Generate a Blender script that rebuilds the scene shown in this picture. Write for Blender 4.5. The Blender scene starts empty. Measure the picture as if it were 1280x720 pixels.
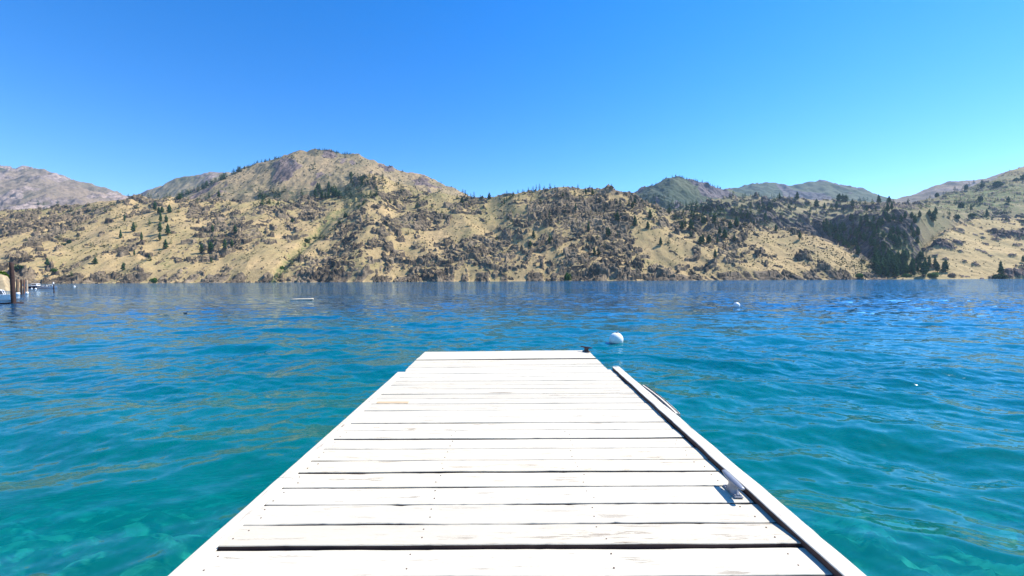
import bpy, math, random
import numpy as np
from mathutils import Vector, Matrix

random.seed(7)
RNG = np.random.default_rng(7)
R = math.radians
scene = bpy.context.scene
col = scene.collection

# ------------------------------------------------------------------ camera, sky, sun, exposure
EYE = 1.75            # metres above the lake
FOC = 520.0           # focal length in photo pixels (1280 wide)
CX, CY = 636.0, 351.0 # where the dock axis / horizon sit in the photo
ROLL = 0.005

cam = bpy.data.cameras.new('camera')
cam_ob = bpy.data.objects.new('camera', cam)
col.objects.link(cam_ob)
cam.sensor_fit = 'HORIZONTAL'
cam.sensor_width = 36.0
cam.lens = 36.0 * FOC / 1280.0
cam.shift_x = (640 - CX) / 1280.0
cam.shift_y = (CY - 360) / 1280.0
cam.clip_start = 0.05
cam.clip_end = 40000
right = Vector((math.cos(ROLL), 0, -math.sin(ROLL)))
up = Vector((math.sin(ROLL), 0, math.cos(ROLL)))
back = Vector((0, -1, 0))
mw = Matrix((right, up, back)).transposed().to_4x4()
mw.translation = Vector((0, 0, EYE))
cam_ob.matrix_world = mw
scene.camera = cam_ob

SUN_AZ, SUN_EL = R(69), R(48)      # azimuth to the right of the view direction
world = bpy.data.worlds.new('World')
scene.world = world
world.use_nodes = True
wn = world.node_tree
wn.nodes.clear()
wo = wn.nodes.new('ShaderNodeOutputWorld')
wb = wn.nodes.new('ShaderNodeBackground')
sky = wn.nodes.new('ShaderNodeTexSky')
sky.sky_type = 'NISHITA'
sky.sun_disc = False
sky.sun_elevation = SUN_EL
sky.sun_rotation = SUN_AZ
sky.altitude = 900
sky.air_density = 1.0
sky.dust_density = 0.05
sky.ozone_density = 1.6
hs = wn.nodes.new('ShaderNodeHueSaturation')
hs.inputs['Saturation'].default_value = 1.46
hs.inputs['Hue'].default_value = 0.509
wb.inputs['Strength'].default_value = 0.15
wn.links.new(sky.outputs[0], hs.inputs['Color'])
wn.links.new(hs.outputs[0], wb.inputs['Color'])
wn.links.new(wb.outputs[0], wo.inputs['Surface'])

sun = bpy.data.lights.new('sun', 'SUN')
sun.energy = 5.0
sun.angle = R(0.53)
sun.color = (1.0, 0.955, 0.88)
sun_ob = bpy.data.objects.new('sun', sun)
col.objects.link(sun_ob)
sdir = Vector((math.sin(SUN_AZ) * math.cos(SUN_EL), math.cos(SUN_AZ) * math.cos(SUN_EL), math.sin(SUN_EL)))
sun_ob.rotation_euler = sdir.to_track_quat('Z', 'Y').to_euler()
sun_ob.location = (40, 30, 60)

vs = scene.view_settings
vs.view_transform = 'Standard'
vs.look = 'None'
vs.exposure = 0.8
vs.gamma = 1.0
vs.use_curve_mapping = False
scene.cycles.use_denoising = True
scene.cycles.max_bounces = 8
scene.cycles.transparent_max_bounces = 12
scene.cycles.volume_bounces = 0
scene.cycles.caustics_reflective = False
scene.cycles.caustics_refractive = False
scene.cycles.sample_clamp_indirect = 6.0
scene.cycles.sample_clamp_direct = 4.0

# ------------------------------------------------------------------ helpers
def tag(o, label=None, cat=None, group=None, kind=None):
    if label: o['label'] = label
    if cat: o['category'] = cat
    if group: o['group'] = group
    if kind: o['kind'] = kind
    return o

def empty(name, loc=(0, 0, 0), rz=0.0):
    o = bpy.data.objects.new(name, None)
    o.location = loc
    o.rotation_euler = (0, 0, rz)
    o.empty_display_size = 0.2
    col.objects.link(o)
    return o

def link_mesh(name, me, m=None, parent=None):
    o = bpy.data.objects.new(name, me)
    if m: me.materials.append(m)
    col.objects.link(o)
    if parent: o.parent = parent
    return o

class MB:
    """collects vertices and faces for one mesh"""
    def __init__(s):
        s.v, s.f = [], []
    def add(s, vs_, fs):
        b = len(s.v)
        s.v += [tuple(p) for p in vs_]
        s.f += [tuple(b + i for i in f) for f in fs]
        return s
    def box(s, c, d, bev=0.0, M=None):
        x, y, z = d[0] / 2, d[1] / 2, d[2] / 2
        if bev <= 0:
            P = [(-x,-y,-z),(x,-y,-z),(x,y,-z),(-x,y,-z),(-x,-y,z),(x,-y,z),(x,y,z),(-x,y,z)]
            F = [(0,3,2,1),(4,5,6,7),(0,1,5,4),(1,2,6,5),(2,3,7,6),(3,0,4,7)]
        else:
            P = []
            b = bev
            for zz, xx, yy in ((-z, x-b, y-b), (-z+b, x, y), (z-b, x, y), (z, x-b, y-b)):
                bb = b if abs(zz) < z else b * .5
                P += [(-xx+bb,-yy,zz),(xx-bb,-yy,zz),(xx,-yy+bb,zz),(xx,yy-bb,zz),(xx-bb,yy,zz),(-xx+bb,yy,zz),(-xx,yy-bb,zz),(-xx,-yy+bb,zz)]
            F = [tuple(reversed(range(8))), tuple(range(24, 32))]
            for r in range(3):
                for i in range(8):
                    j = (i + 1) % 8
                    F.append((r*8+i, r*8+j, r*8+8+j, r*8+8+i))
        if M: P = [M @ Vector(p) for p in P]
        s.add([(p[0]+c[0], p[1]+c[1], p[2]+c[2]) for p in P], F)
        return s
    def tube(s, rings, n=12, cap=True):
        """rings: (centre, axis_u vector, axis_v vector)"""
        b = len(s.v)
        for c, au, av in rings:
            c, au, av = Vector(c), Vector(au), Vector(av)
            for k in range(n):
                t = 2 * math.pi * k / n
                s.v.append(tuple(c + au * math.cos(t) + av * math.sin(t)))
        for r in range(len(rings) - 1):
            for k in range(n):
                j = (k + 1) % n
                s.f.append((b+r*n+k, b+r*n+j, b+(r+1)*n+j, b+(r+1)*n+k))
        if cap:
            s.f.append(tuple(b + k for k in reversed(range(n))))
            e = b + (len(rings) - 1) * n
            s.f.append(tuple(e + k for k in range(n)))
        return s
    def cyl(s, p0, p1, r0, r1=None, n=12):
        r1 = r0 if r1 is None else r1
        a = Vector(p1) - Vector(p0)
        q = a.to_track_quat('Z', 'Y')
        u, v = q @ Vector((1,0,0)), q @ Vector((0,1,0))
        return s.tube([(p0, u*r0, v*r0), (p1, u*r1, v*r1)], n)
    def sphere(s, c, r, nu=24, nv=14, sq=(1,1,1)):
        b = len(s.v)
        for i in range(nv + 1):
            th = math.pi * i / nv
            for k in range(nu):
                ph = 2 * math.pi * k / nu
                s.v.append((c[0]+r*sq[0]*math.sin(th)*math.cos(ph), c[1]+r*sq[1]*math.sin(th)*math.sin(ph), c[2]+r*sq[2]*math.cos(th)))
        for i in range(nv):
            for k in range(nu):
                j = (k + 1) % nu
                s.f.append((b+i*nu+k, b+(i+1)*nu+k, b+(i+1)*nu+j, b+i*nu+j))
        return s
    def mesh(s, name, smooth=False):
        me = bpy.data.meshes.new(name)
        me.from_pydata(s.v, [], s.f)
        me.validate()
        if smooth:
            me.polygons.foreach_set('use_smooth', [True] * len(me.polygons))
        me.update()
        return me
    def build(s, name, m, parent=None, smooth=False):
        return link_mesh(name, s.mesh(name, smooth), m, parent)

def np_mesh(name, V, F, smooth=False):
    me = bpy.data.meshes.new(name)
    n, k = F.shape
    me.vertices.add(len(V)); me.vertices.foreach_set('co', np.ascontiguousarray(V, np.float32).ravel())
    me.loops.add(n * k); me.loops.foreach_set('vertex_index', np.ascontiguousarray(F, np.int32).ravel())
    me.polygons.add(n)
    me.polygons.foreach_set('loop_start', np.arange(0, n * k, k, dtype=np.int32))
    me.polygons.foreach_set('loop_total', np.full(n, k, np.int32))
    if smooth: me.polygons.foreach_set('use_smooth', np.ones(n, bool))
    me.update(calc_edges=True)
    return me

def grid_mesh(name, X, Y, Z, smooth=True):
    nr, nc = X.shape
    V = np.stack([X, Y, Z], -1).reshape(-1, 3)
    i = np.arange(nr - 1)[:, None] * nc + np.arange(nc - 1)[None, :]
    F = np.stack([i, i + 1, i + nc + 1, i + nc], -1).reshape(-1, 4)
    return np_mesh(name, V, F, smooth)

def set_attr(me, name, a):
    at = me.attributes.new(name, 'FLOAT', 'POINT')
    at.data.foreach_set('value', np.ascontiguousarray(a, np.float32).ravel())

# ---- noise
def _h(ix, iy, seed):
    h = (ix.astype(np.uint32) * np.uint32(374761393) + iy.astype(np.uint32) * np.uint32(668265263) + np.uint32(seed * 974711 + 12345))
    h = (h ^ (h >> np.uint32(13))) * np.uint32(1274126177)
    return h ^ (h >> np.uint32(16))
def _hf(ix, iy, seed):
    return (_h(ix, iy, seed) & np.uint32(0xffff)).astype(np.float32) / 65535.0
def perlin(x, y, seed=0):
    xi, yi = np.floor(x).astype(np.int64), np.floor(y).astype(np.int64)
    fx, fy = (x - xi).astype(np.float32), (y - yi).astype(np.float32)
    u, v = fx*fx*fx*(fx*(fx*6-15)+10), fy*fy*fy*(fy*(fy*6-15)+10)
    def g(dx, dy):
        a = _hf(xi + dx, yi + dy, seed) * np.float32(2 * math.pi)
        return np.cos(a) * (fx - dx) + np.sin(a) * (fy - dy)
    a = g(0, 0); b = g(1, 0); c = g(0, 1); d = g(1, 1)
    return 1.5 * ((a + (b - a) * u) * (1 - v) + (c + (d - c) * u) * v)
def fbm(x, y, o=4, seed=0, gain=.5):
    s = 0; a = 1; t = 0
    for k in range(o):
        s = s + a * perlin(x, y, seed + k); t += a
        x = x * 2.03 + 17.1; y = y * 2.03 + 5.3; a *= gain
    return s / t * 1.4
def ridged(x, y, o=4, seed=0):
    s = 0; a = 1; t = 0
    for k in range(o):
        s = s + a * (1 - 2 * np.abs(perlin(x, y, seed + k))); t += a
        x = x * 2.1 + 9.1; y = y * 2.1 + 3.3; a *= .5
    return s / t
def worley(x, y, seed=0):
    xi, yi = np.floor(x).astype(np.int64), np.floor(y).astype(np.int64)
    f1 = np.full(x.shape, 9., np.float32); f2 = f1.copy(); cid = np.zeros(x.shape, np.float32)
    for dx in (-1, 0, 1):
        for dy in (-1, 0, 1):
            cx, cy = xi + dx, yi + dy
            d = np.hypot(cx + _hf(cx, cy, seed) - x, cy + _hf(cx, cy, seed + 50) - y).astype(np.float32)
            m = d < f1
            f2 = np.where(m, f1, np.minimum(f2, d))
            cid = np.where(m, _hf(cx, cy, seed + 99), cid)
            f1 = np.where(m, d, f1)
    return f1, f2, cid
def sstep(a, b, x):
    t = np.clip((x - a) / (b - a), 0, 1)
    return t * t * (3 - 2 * t)

# ---- photo bearing -> direction
def vdir(x, y):
    """tangent of elevation for a photo pixel"""
    return (CY + ROLL * (CX - x) - y) / FOC
def udir(x):
    return (x - CX) / FOC
def water_pt(x, y, z=0.0):
    Y = (z - EYE) / vdir(x, y)
    return Vector((udir(x) * Y, Y, z))

# ---- materials
def mat(name):
    m = bpy.data.materials.new(name)
    m.use_nodes = True
    nt = m.node_tree
    nt.nodes.clear()
    out = nt.nodes.new('ShaderNodeOutputMaterial')
    return m, nt, out
def N(nt, t, **kw):
    n = nt.nodes.new(t)
    for k, v in kw.items():
        if k in n.inputs: n.inputs[k].default_value = v
        else: setattr(n, k, v)
    return n
def ramp(nt, src, stops):
    r = nt.nodes.new('ShaderNodeValToRGB')
    e = r.color_ramp.elements
    while len(e) < len(stops): e.new(0.5)
    for i, (p, c) in enumerate(stops):
        e[i].position = p
        e[i].color = c if len(c) == 4 else (*c, 1)
    nt.links.new(src, r.inputs[0])
    return r
def mixc(nt, fac, a, b):
    n = nt.nodes.new('ShaderNodeMix')
    n.data_type = 'RGBA'
    L = nt.links
    if hasattr(fac, 'is_linked'): L.new(fac, n.inputs[0])
    else: n.inputs[0].default_value = fac
    for s, i in ((a, 6), (b, 7)):
        if hasattr(s, 'is_linked'): L.new(s, n.inputs[i])
        else: n.inputs[i].default_value = (*s, 1)
    return n.outputs[2]
def mth(nt, op, a, b=None, clamp=False):
    n = nt.nodes.new('ShaderNodeMath')
    n.operation = op
    n.use_clamp = clamp
    for i, s in enumerate((a, b)):
        if s is None: continue
        if hasattr(s, 'is_linked'): nt.links.new(s, n.inputs[i])
        else: n.inputs[i].default_value = s
    return n.outputs[0]
def simple(name, c, rough=.6, metal=0.0, var=.25, scale=8.0, bump=0.0, spec=.4):
    m, nt, out = mat(name)
    b = N(nt, 'ShaderNodeBsdfPrincipled', Roughness=rough, Metallic=metal)
    b.inputs['Specular IOR Level'].default_value = spec
    tc = N(nt, 'ShaderNodeTexCoord')
    nz = N(nt, 'ShaderNodeTexNoise', Scale=scale, Detail=5.0, Roughness=.6)
    nt.links.new(tc.outputs['Object'], nz.inputs['Vector'])
    lo = tuple(x * (1 - var) for x in c); hi = tuple(min(1, x * (1 + var)) for x in c)
    r = ramp(nt, nz.outputs['Fac'], [(.3, lo), (.7, hi)])
    nt.links.new(r.outputs[0], b.inputs['Base Color'])
    if bump:
        bp = N(nt, 'ShaderNodeBump', Strength=bump, Distance=.02)
        nt.links.new(nz.outputs['Fac'], bp.inputs['Height'])
        nt.links.new(bp.outputs[0], b.inputs['Normal'])
    nt.links.new(b.outputs[0], out.inputs['Surface'])
    return m

def hill_mat(name, grass, grass2, rock, rock2, veg, far=1.0):
    m, nt, out = mat(name)
    L = nt.links
    geo = N(nt, 'ShaderNodeNewGeometry')
    ar = N(nt, 'ShaderNodeAttribute', attribute_name='rock')
    av = N(nt, 'ShaderNodeAttribute', attribute_name='veg')
    n1 = N(nt, 'ShaderNodeTexNoise', Scale=.008 / far, Detail=6.0, Roughness=.62)
    n2 = N(nt, 'ShaderNodeTexNoise', Scale=.06 / far, Detail=5.0, Roughness=.7)
    n3 = N(nt, 'ShaderNodeTexNoise', Scale=.22 / far, Detail=3.0, Roughness=.6)
    for n in (n1, n2, n3): L.new(geo.outputs['Position'], n.inputs['Vector'])
    g = ramp(nt, n1.outputs['Fac'], [(.35, grass), (.65, grass2)])
    gd = ramp(nt, mth(nt, 'ADD', mth(nt, 'MULTIPLY', n3.outputs['Fac'], .5), mth(nt, 'MULTIPLY', n2.outputs['Fac'], .5)), [(.36, (.58, .56, .50)), (.48, (.95, .94, .92)), (.64, (1.15, 1.12, 1.06))])
    gm = N(nt, 'ShaderNodeMix', data_type='RGBA', blend_type='MULTIPLY')
    gm.inputs[0].default_value = 1.0
    L.new(g.outputs[0], gm.inputs[6]); L.new(gd.outputs[0], gm.inputs[7])
    rk = ramp(nt, mth(nt, 'ADD', mth(nt, 'MULTIPLY', n2.outputs['Fac'], .5), mth(nt, 'MULTIPLY', n1.outputs['Fac'], .5)), [(.40, rock), (.50, tuple(.62 * a + .38 * b_ for a, b_ in zip(rock, rock2))), (.60, rock2)])
    # vegetation speckle
    vf = mth(nt, 'MULTIPLY', av.outputs['Fac'], ramp(nt, n2.outputs['Fac'], [(.38, (0, 0, 0)), (.55, (1, 1, 1))]).outputs[0], True)
    c1 = mixc(nt, vf, gm.outputs[2], veg)
    # ragged edge between grass and rock
    rf = mth(nt, 'ADD', ar.outputs['Fac'], mth(nt, 'MULTIPLY', mth(nt, 'SUBTRACT', n3.outputs['Fac'], .5), .9))
    rf2 = ramp(nt, rf, [(.42, (0, 0, 0)), (.58, (1, 1, 1))])
    c2 = mixc(nt, rf2.outputs[0], c1, rk.outputs[0])
    b = N(nt, 'ShaderNodeBsdfPrincipled', Roughness=.95)
    b.inputs['Specular IOR Level'].default_value = .1
    L.new(c2, b.inputs['Base Color'])
    bp = N(nt, 'ShaderNodeBump', Strength=.55, Distance=2.5 * far)
    L.new(n3.outputs['Fac'], bp.inputs['Height'])
    L.new(bp.outputs[0], b.inputs['Normal'])
    L.new(b.outputs[0], out.inputs['Surface'])
    return m

# ------------------------------------------------------------------ the hills
LAYERS = []
def curve(xs, pts):
    p = np.array(pts, float)
    return np.interp(xs, p[:, 0], p[:, 1])
def smooth1(a, w, axis):
    if w <= 1: return a
    k = np.ones(w) / w
    pad = [(0, 0)] * a.ndim
    pad[axis] = (w // 2, w - 1 - w // 2)
    ap = np.pad(a, pad, mode='edge')
    c = np.cumsum(ap, axis)
    z = np.zeros_like(np.take(c, [0], axis))
    c = np.concatenate([z, c], axis)
    n = a.shape[axis]
    return (np.take(c, range(w, w + n), axis) - np.take(c, range(0, n), axis)) / w

def hills(name, x0, x1, nc, curves, rows, material, disp, crest_i, smoothing=9, fit=70):
    """curves: list of (depth pts, photo-height pts) from the shore up over the crest and down behind"""
    xs = np.linspace(x0, x1, nc)
    u = udir(xs)
    Ys, Zs = [], []
    for dp, hp in curves:
        Yc = curve(xs, dp)
        Ys.append(Yc)
        Zs.append(EYE + Yc * vdir(xs, curve(xs, hp)) if not isinstance(hp, (int, float)) else np.full(nc, float(hp)))
    Yr, Zr, seg = [], [], []
    for k in range(len(curves) - 1):
        t = np.linspace(0, 1, rows[k], endpoint=(k == len(curves) - 2))[:, None]
        Yr.append(Ys[k] + (Ys[k+1] - Ys[k]) * t); Zr.append(Zs[k] + (Zs[k+1] - Zs[k]) * t); seg.append(np.full(len(t), k) + t[:, 0])
    Y = np.concatenate(Yr); Z = np.concatenate(Zr); T = np.concatenate(seg)[:, None] + 0 * Y
    Z = smooth1(Z, smoothing, 0)
    X = u[None, :] * Y
    PX = xs[None, :] + 0 * Y
    PY = CY + ROLL * (CX - PX) - FOC * (Z - EYE) / Y
    dz, rock, veg = disp(X, Y, Z, T, PX, PY)
    Z = Z + dz
    # keep the skyline where the photograph has it (broad shape only, bumps stay)
    tgt = vdir(xs, curve(xs, curves[crest_i][1]))
    cur = ((Z - EYE) / Y).max(0)
    ok = (tgt > .012) & (cur > .012)
    f = np.where(ok, tgt / np.maximum(cur, 1e-3), 1.0)
    f = smooth1(np.clip(f, .6, 1.6), fit, 0)
    lift = np.clip(Z / 60., 0, 1)
    Z = Z * (1 + (f[None, :] - 1) * lift)
    me = grid_mesh(name, X.astype(np.float32), Y.astype(np.float32), Z.astype(np.float32), smooth=False)
    set_attr(me, 'rock', np.clip(rock, 0, 1)); set_attr(me, 'veg', np.clip(veg, 0, 1))
    o = link_mesh(name, me, material)
    tag(o, kind='structure')
    LAYERS.append(dict(name=name, x0=x0, x1=x1, nc=nc, Y=Y, Z=Z, V=(Z - EYE) / Y))
    return o

def blob(PX, PY, items):
    """sum of soft ellipses in bearing space: how rocky / green each stretch of the slope is"""
    s = 0
    for cx, cy, rx, ry, a in items:
        s = s + a * np.exp(-((PX - cx) / rx) ** 2 - ((PY - cy) / ry) ** 2)
    return s

ROCKY = [(275,285,45,30,.75), (20,285,45,14,.7), (75,268,55,14,.7), (60,330,35,12,.25), (385,272,25,22,.55), (300,300,40,18,.4),
         (430,322,50,24,.5), (430,340,70,10,.5), (540,318,55,20,.65), (620,312,50,24,.8), (700,255,70,22,.8), (745,285,60,28,.75), (690,300,50,26,.75), (640,338,160,10,.55),
         (800,340,60,9,.6), (790,262,60,20,.6), (880,300,60,30,.35), (940,285,60,22,.45), (920,335,80,12,.45), (1010,318,60,12,.35), (1050,340,50,6,.5), (990,293,40,8,.35),
         (250,342,60,8,.45), (130,310,25,12,.2), (170,320,22,14,.35), (460,225,28,10,1.0), (480,290,70,30,.35), (560,262,60,20,.3),
         (60,305,70,8,-.5), (120,285,50,10,-.4), (100,340,90,5,-.3), (345,312,35,14,-.6), (500,310,18,14,-.4), (590,282,40,10,-.3), (655,262,30,7,-.4), (652,305,24,12,-.5),
         (830,320,40,12,-.4), (800,300,26,12,-.4), (1000,330,60,8,-.35), (1060,312,40,10,-.6), (160,275,30,10,-.4)]
GREEN = [(560,250,90,22,.5), (640,270,60,20,.35), (600,335,50,6,.9), (450,335,25,12,.5), (265,305,40,14,.5), (345,258,60,9,.8), (440,245,40,8,.8),
         (30,262,60,8,.7), (700,245,60,10,.35), (850,268,60,12,.6), (500,285,40,12,.25), (180,335,30,6,.5), (70,336,16,6,.4)]

def steep(X, Y, Z):
    gy = np.gradient(Z, axis=0) / np.maximum(np.abs(np.gradient(Y, axis=0)), .2)
    gx = np.gradient(Z, axis=1) / np.maximum(np.abs(np.gradient(X, axis=1)), .2)
    return np.hypot(gx, gy)

def disp_front(X, Y, Z, T, PX, PY):
    t = np.clip((T), 0, 1) 
    edge = np.clip(Z / 25., 0, 1)
    big = ridged(X / 420. + .2 * Y / 420., Y / 900., 3, 3) * 26 * edge
    med = fbm(X / 150., Y / 260., 4, 11) * 16 * edge
    right_ = sstep(560, 760, PX)
    wx = X + 34 * fbm(X / 75., Y / 80., 3, 31); wy = Y + 40 * fbm(X / 75., Y / 80., 3, 41)
    # strata lean down to the right on the right half of the slope, down to the left on the left half
    sh = np.where(right_ > .5, -.45, .18)
    q = wy * .62 + sh * wx
    bias = blob(PX, PY, ROCKY)
    nm = fbm(X / 85., Y / 130. + sh * X / 130., 4, 21)
    m = sstep(.0, .3, nm * .85 + bias * .72 - .50)
    # outcrops: tilted slabs and ledges with a steep broken face towards the lake, grass on their tops
    brk = fbm(X / 46., q / 26., 3, 61)
    m = m * sstep(-.08, .14, brk + .10 * bias)
    f1, f2, cid = worley(wx / 80., q / 24., 5)
    g1, g2, gid = worley(wx / 40., q / 11., 8)
    h1, h2, hid = worley(wx / 18., q / 6., 9)
    blocks = (2 + 12 * cid) * sstep(.0, .14, f2 - f1) + (1 + 5.5 * gid) * sstep(0, .2, g2 - g1) + 2.5 * hid * sstep(0, .25, h2 - h1)
    s1, s2, sid = worley(wx / 74., q / 24., 33)
    u1, u2, uid = worley(wx / 38., q / 12., 37)
    v1, v2, vid = worley(wx / 17., q / 7., 35)
    dn = np.clip(.09 + .38 * bias + .55 * fbm(X / 230., Y / 300., 3, 39), .015, .8)
    wob = .26 * fbm(X / 12., Y / 14., 3, 38)
    o1 = sstep(.50, .36, s1 + wob) * (sid < dn)
    o2 = sstep(.50, .34, u1 + wob) * (uid < dn * 1.1)
    o3 = sstep(.48, .30, v1 + wob) * (vid < dn * .55)
    small = o1 * (4 + 9 * sid / np.maximum(dn, .1)) + o2 * (2.5 + 5 * gid) + o3 * (1.5 + 3 * hid) + np.maximum(o1, o2) * (3 * gid * sstep(0, .2, g2 - g1) + 2.5 * hid * sstep(0, .2, h2 - h1))
    m2 = np.maximum(np.maximum(o1, o2), o3)
    shore = sstep(26, 6, Z) * sstep(-.25, .15, fbm(X / 60., Y * 0, 3, 71)) * sstep(-9, -4, Z)
    dz = big + med + m * blocks + (1 - m) * small + shore * (3 + 7 * gid * sstep(0, .2, g2 - g1) + 4 * hid * sstep(0, .2, h2 - h1)) * sstep(1150, 1060, PX)
    st = steep(X, Y, Z + dz)
    rock = np.maximum(m * (.30 + .8 * sstep(.62, .95, st)), m2 * (.25 + .85 * sstep(.65, 1.0, st)))
    rock = np.maximum(np.maximum(rock, shore), sstep(1.05, 1.4, st))
    veg = blob(PX, PY, GREEN) * .9 + .16 + .5 * fbm(X / 120., Y / 120., 3, 91)
    # the shrub-filled draw running down to the lake
    lx = np.interp(PY, [250, 300, 352], [445, 388, 342])
    dr = np.exp(-((PX - lx - 3 * fbm(X / 40., Y / 40., 2, 15)) / 7.) ** 2) * (PY > 240)
    dz = dz - 14 * dr * edge
    veg = veg + 1.2 * dr
    rock = rock * (1 - .7 * dr)
    return dz, rock, veg

def disp_right(X, Y, Z, T, PX, PY):
    edge = np.clip(Z / 25., 0, 1)
    dz = fbm(X / 220., Y / 300., 4, 111) * 16 * edge + fbm(X / 40., Y / 40., 3, 112) * 3 * edge
    items = [(1260,294,34,6,.9), (1190,312,14,5,.8), (1172,306,12,6,.7), (1275,340,24,10,.6), (1200,330,20,5,.4), (1255,347,30,5,.7), (1210,278,40,5,.4), (1270,278,20,5,.5), (1140,315,20,30,.6), (1240,318,20,6,.35)]
    bias = blob(PX, PY, items)
    nm = fbm(X / 60., Y / 110., 4, 121)
    m = sstep(.0, .3, nm * .7 + bias - .5)
    f1, f2, cid = worley(X / 26., Y / 26., 15)
    g1, g2, gid = worley(X / 10., Y / 10., 18)
    d = sstep(0, .16, f2 - f1) * (4 + 13 * cid) + sstep(0, .2, g2 - g1) * (1 + 5 * gid)
    wx = X + 14 * fbm(X / 40., Y / 40., 3, 135); wy = Y + 20 * fbm(X / 45., Y / 45., 3, 136)
    u1, u2, uid = worley(wx / 27., wy / 20., 137)
    m2 = sstep(.5, .3, u1 + .3 * fbm(X / 9., Y / 12., 3, 138)) * (uid < .07 + .35 * np.clip(bias, 0, 1) + .12 * fbm(X / 120., Y / 120., 2, 139))
    rock = np.maximum(m, m2 * .8)
    veg = .0 + .45 * fbm(X / 110., Y / 110., 3, 141) + blob(PX, PY, [(1150,343,30,6,.8), (1240,272,60,6,.5)])
    return dz + m * d + m2 * (1 - m) * (3 + 5 * gid), rock, veg

def disp_plateau(X, Y, Z, T, PX, PY):
    edge = np.clip(Z / 25., 0, 1)
    wall = blob(PX, PY, [(1095,300,55,42,.85), (1050,290,40,18,.5)])
    sh = .5
    wx = X + 20 * fbm(X / 80., Y / 80., 2, 201)
    q = Y * .45 + sh * wx
    dz = fbm(X / 260., Y / 420., 4, 211) * 22 * edge
    bias = wall * .9 + blob(PX, PY, [(900,268,70,18,.5), (970,258,40,8,.6), (960,280,60,10,.4), (1120,262,60,10,.25), (1010,285,50,10,.5)])
    nm = fbm(X / 90., Y / 160., 4, 221)
    m = sstep(0, .3, nm * .8 + bias - .45)
    wz = 30 * fbm(X / 70., Y / 90., 3, 203)
    f1, f2, cid = worley((wx + wz) / 60., (q - wz) / 34., 25)
    g1, g2, gid = worley((wx + wz) / 22., (q - wz) / 14., 28)
    d = sstep(0, .16, f2 - f1) * (6 + 26 * cid) * (.5 + .5 * np.clip(1 - f1 * f1 * 1.2, 0, 1)) + sstep(0, .2, g2 - g1) * (2 + 8 * gid)
    m = m * sstep(-.34, 0, fbm(X / 44., q / 26., 3, 233) + .3 * wall)
    u1, u2, uid = worley(wx / 30., q / 18., 237)
    m2 = sstep(.5, .32, u1 + .22 * fbm(X / 10., Y / 16., 2, 238)) * (uid < .42)
    calm = 1 - np.exp(-((PX - 1172) / 24) ** 2) * sstep(262, 272, PY)
    m = m * calm; m2 = m2 * calm
    st = steep(X, Y, Z + dz + m * d + m2 * (1 - m) * 6)
    rock = np.maximum(m * (.35 + .7 * sstep(.6, .95, st)), m2 * (.3 + .7 * sstep(.6, 1.0, st)))
    veg = .18 + .5 * fbm(X / 150., Y / 150., 3, 241) + blob(PX, PY, [(1230,245,90,22,1.0), (880,268,70,16,.9), (1095,310,50,40,.8), (1020,268,60,10,.4)])
    return dz + m * d + m2 * (1 - m) * (5 + 9 * gid), rock, veg

def disp_far(amp, lam, seed, rk, vg, items=(), gitems=()):
    def f(X, Y, Z, T, PX, PY):
        edge = np.clip(Z / 60., 0, 1)
        crest = 1 - .6 * np.exp(-((T - T.max() + 1) / .12) ** 2)
        dz = (.55 * ridged(X / lam + .35 * Y / lam, Y / (1.5 * lam), 4, seed) - .1 + .5 * fbm(X / (.8 * lam), Y / (.9 * lam), 5, seed + 5)) * amp * edge * crest + fbm(X / (lam * .12), Y / (lam * .2), 4, seed + 9) * amp * .14 * edge
        nm = fbm(X / (lam * .4), Y / (lam * .7), 5, seed + 20)
        b = blob(PX, PY, items) if items else 0
        rock = sstep(-.05, .35, nm + rk + b)
        g1, g2, gid = worley(X / (lam * .05), Y / (lam * .06), seed + 3)
        dz = dz + rock * np.clip(1 - g1 * g1, 0, 1) * gid * amp * .16 * edge
        veg = vg + .6 * fbm(X / (lam * .5), Y / (lam * .8), 4, seed + 30) + (blob(PX, PY, gitems) if gitems else 0)
        return dz, rock, veg
    return f

TAN, TAN2 = (.455, .325, .165), (.375, .28, .135)
ROCK, ROCK2 = (.042, .034, .026), (.26, .20, .13)
M_front = hill_mat('dry_grass_and_rock', TAN, TAN2, ROCK, ROCK2, (.165, .165, .065))
M_right = hill_mat('dry_grass_slope', (.44, .325, .16), (.37, .29, .14), ROCK, (.2, .15, .13), (.14, .14, .07))
M_plat = hill_mat('sage_and_rock', (.32, .25, .145), (.255, .215, .12), (.045, .040, .040), (.20, .16, .13), (.10, .135, .05))
M_main = hill_mat('mountain_grass', (.37, .27, .155), (.31, .24, .135), (.11, .082, .075), (.23, .175, .15), (.10, .105, .06), 1.6)
M_farp = hill_mat('far_mountain_scree', (.25, .195, .145), (.19, .155, .12), (.12, .10, .09), (.36, .28, .235), (.055, .075, .05), 3.0)
M_farg = hill_mat('far_mountain_brush', (.12, .13, .075), (.06, .085, .05), (.08, .075, .085), (.18, .145, .14), (.04, .065, .045), 2.5)
M_farb = hill_mat('far_olive_slope', (.33, .265, .17), (.26, .215, .145), (.15, .12, .11), (.30, .24, .21), (.09, .11, .06), 2.5)
M_farr = hill_mat('far_green_slope', (.20, .20, .10), (.15, .17, .08), (.14, .12, .11), (.22, .18, .16), (.10, .155, .065), 1.8)

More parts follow.
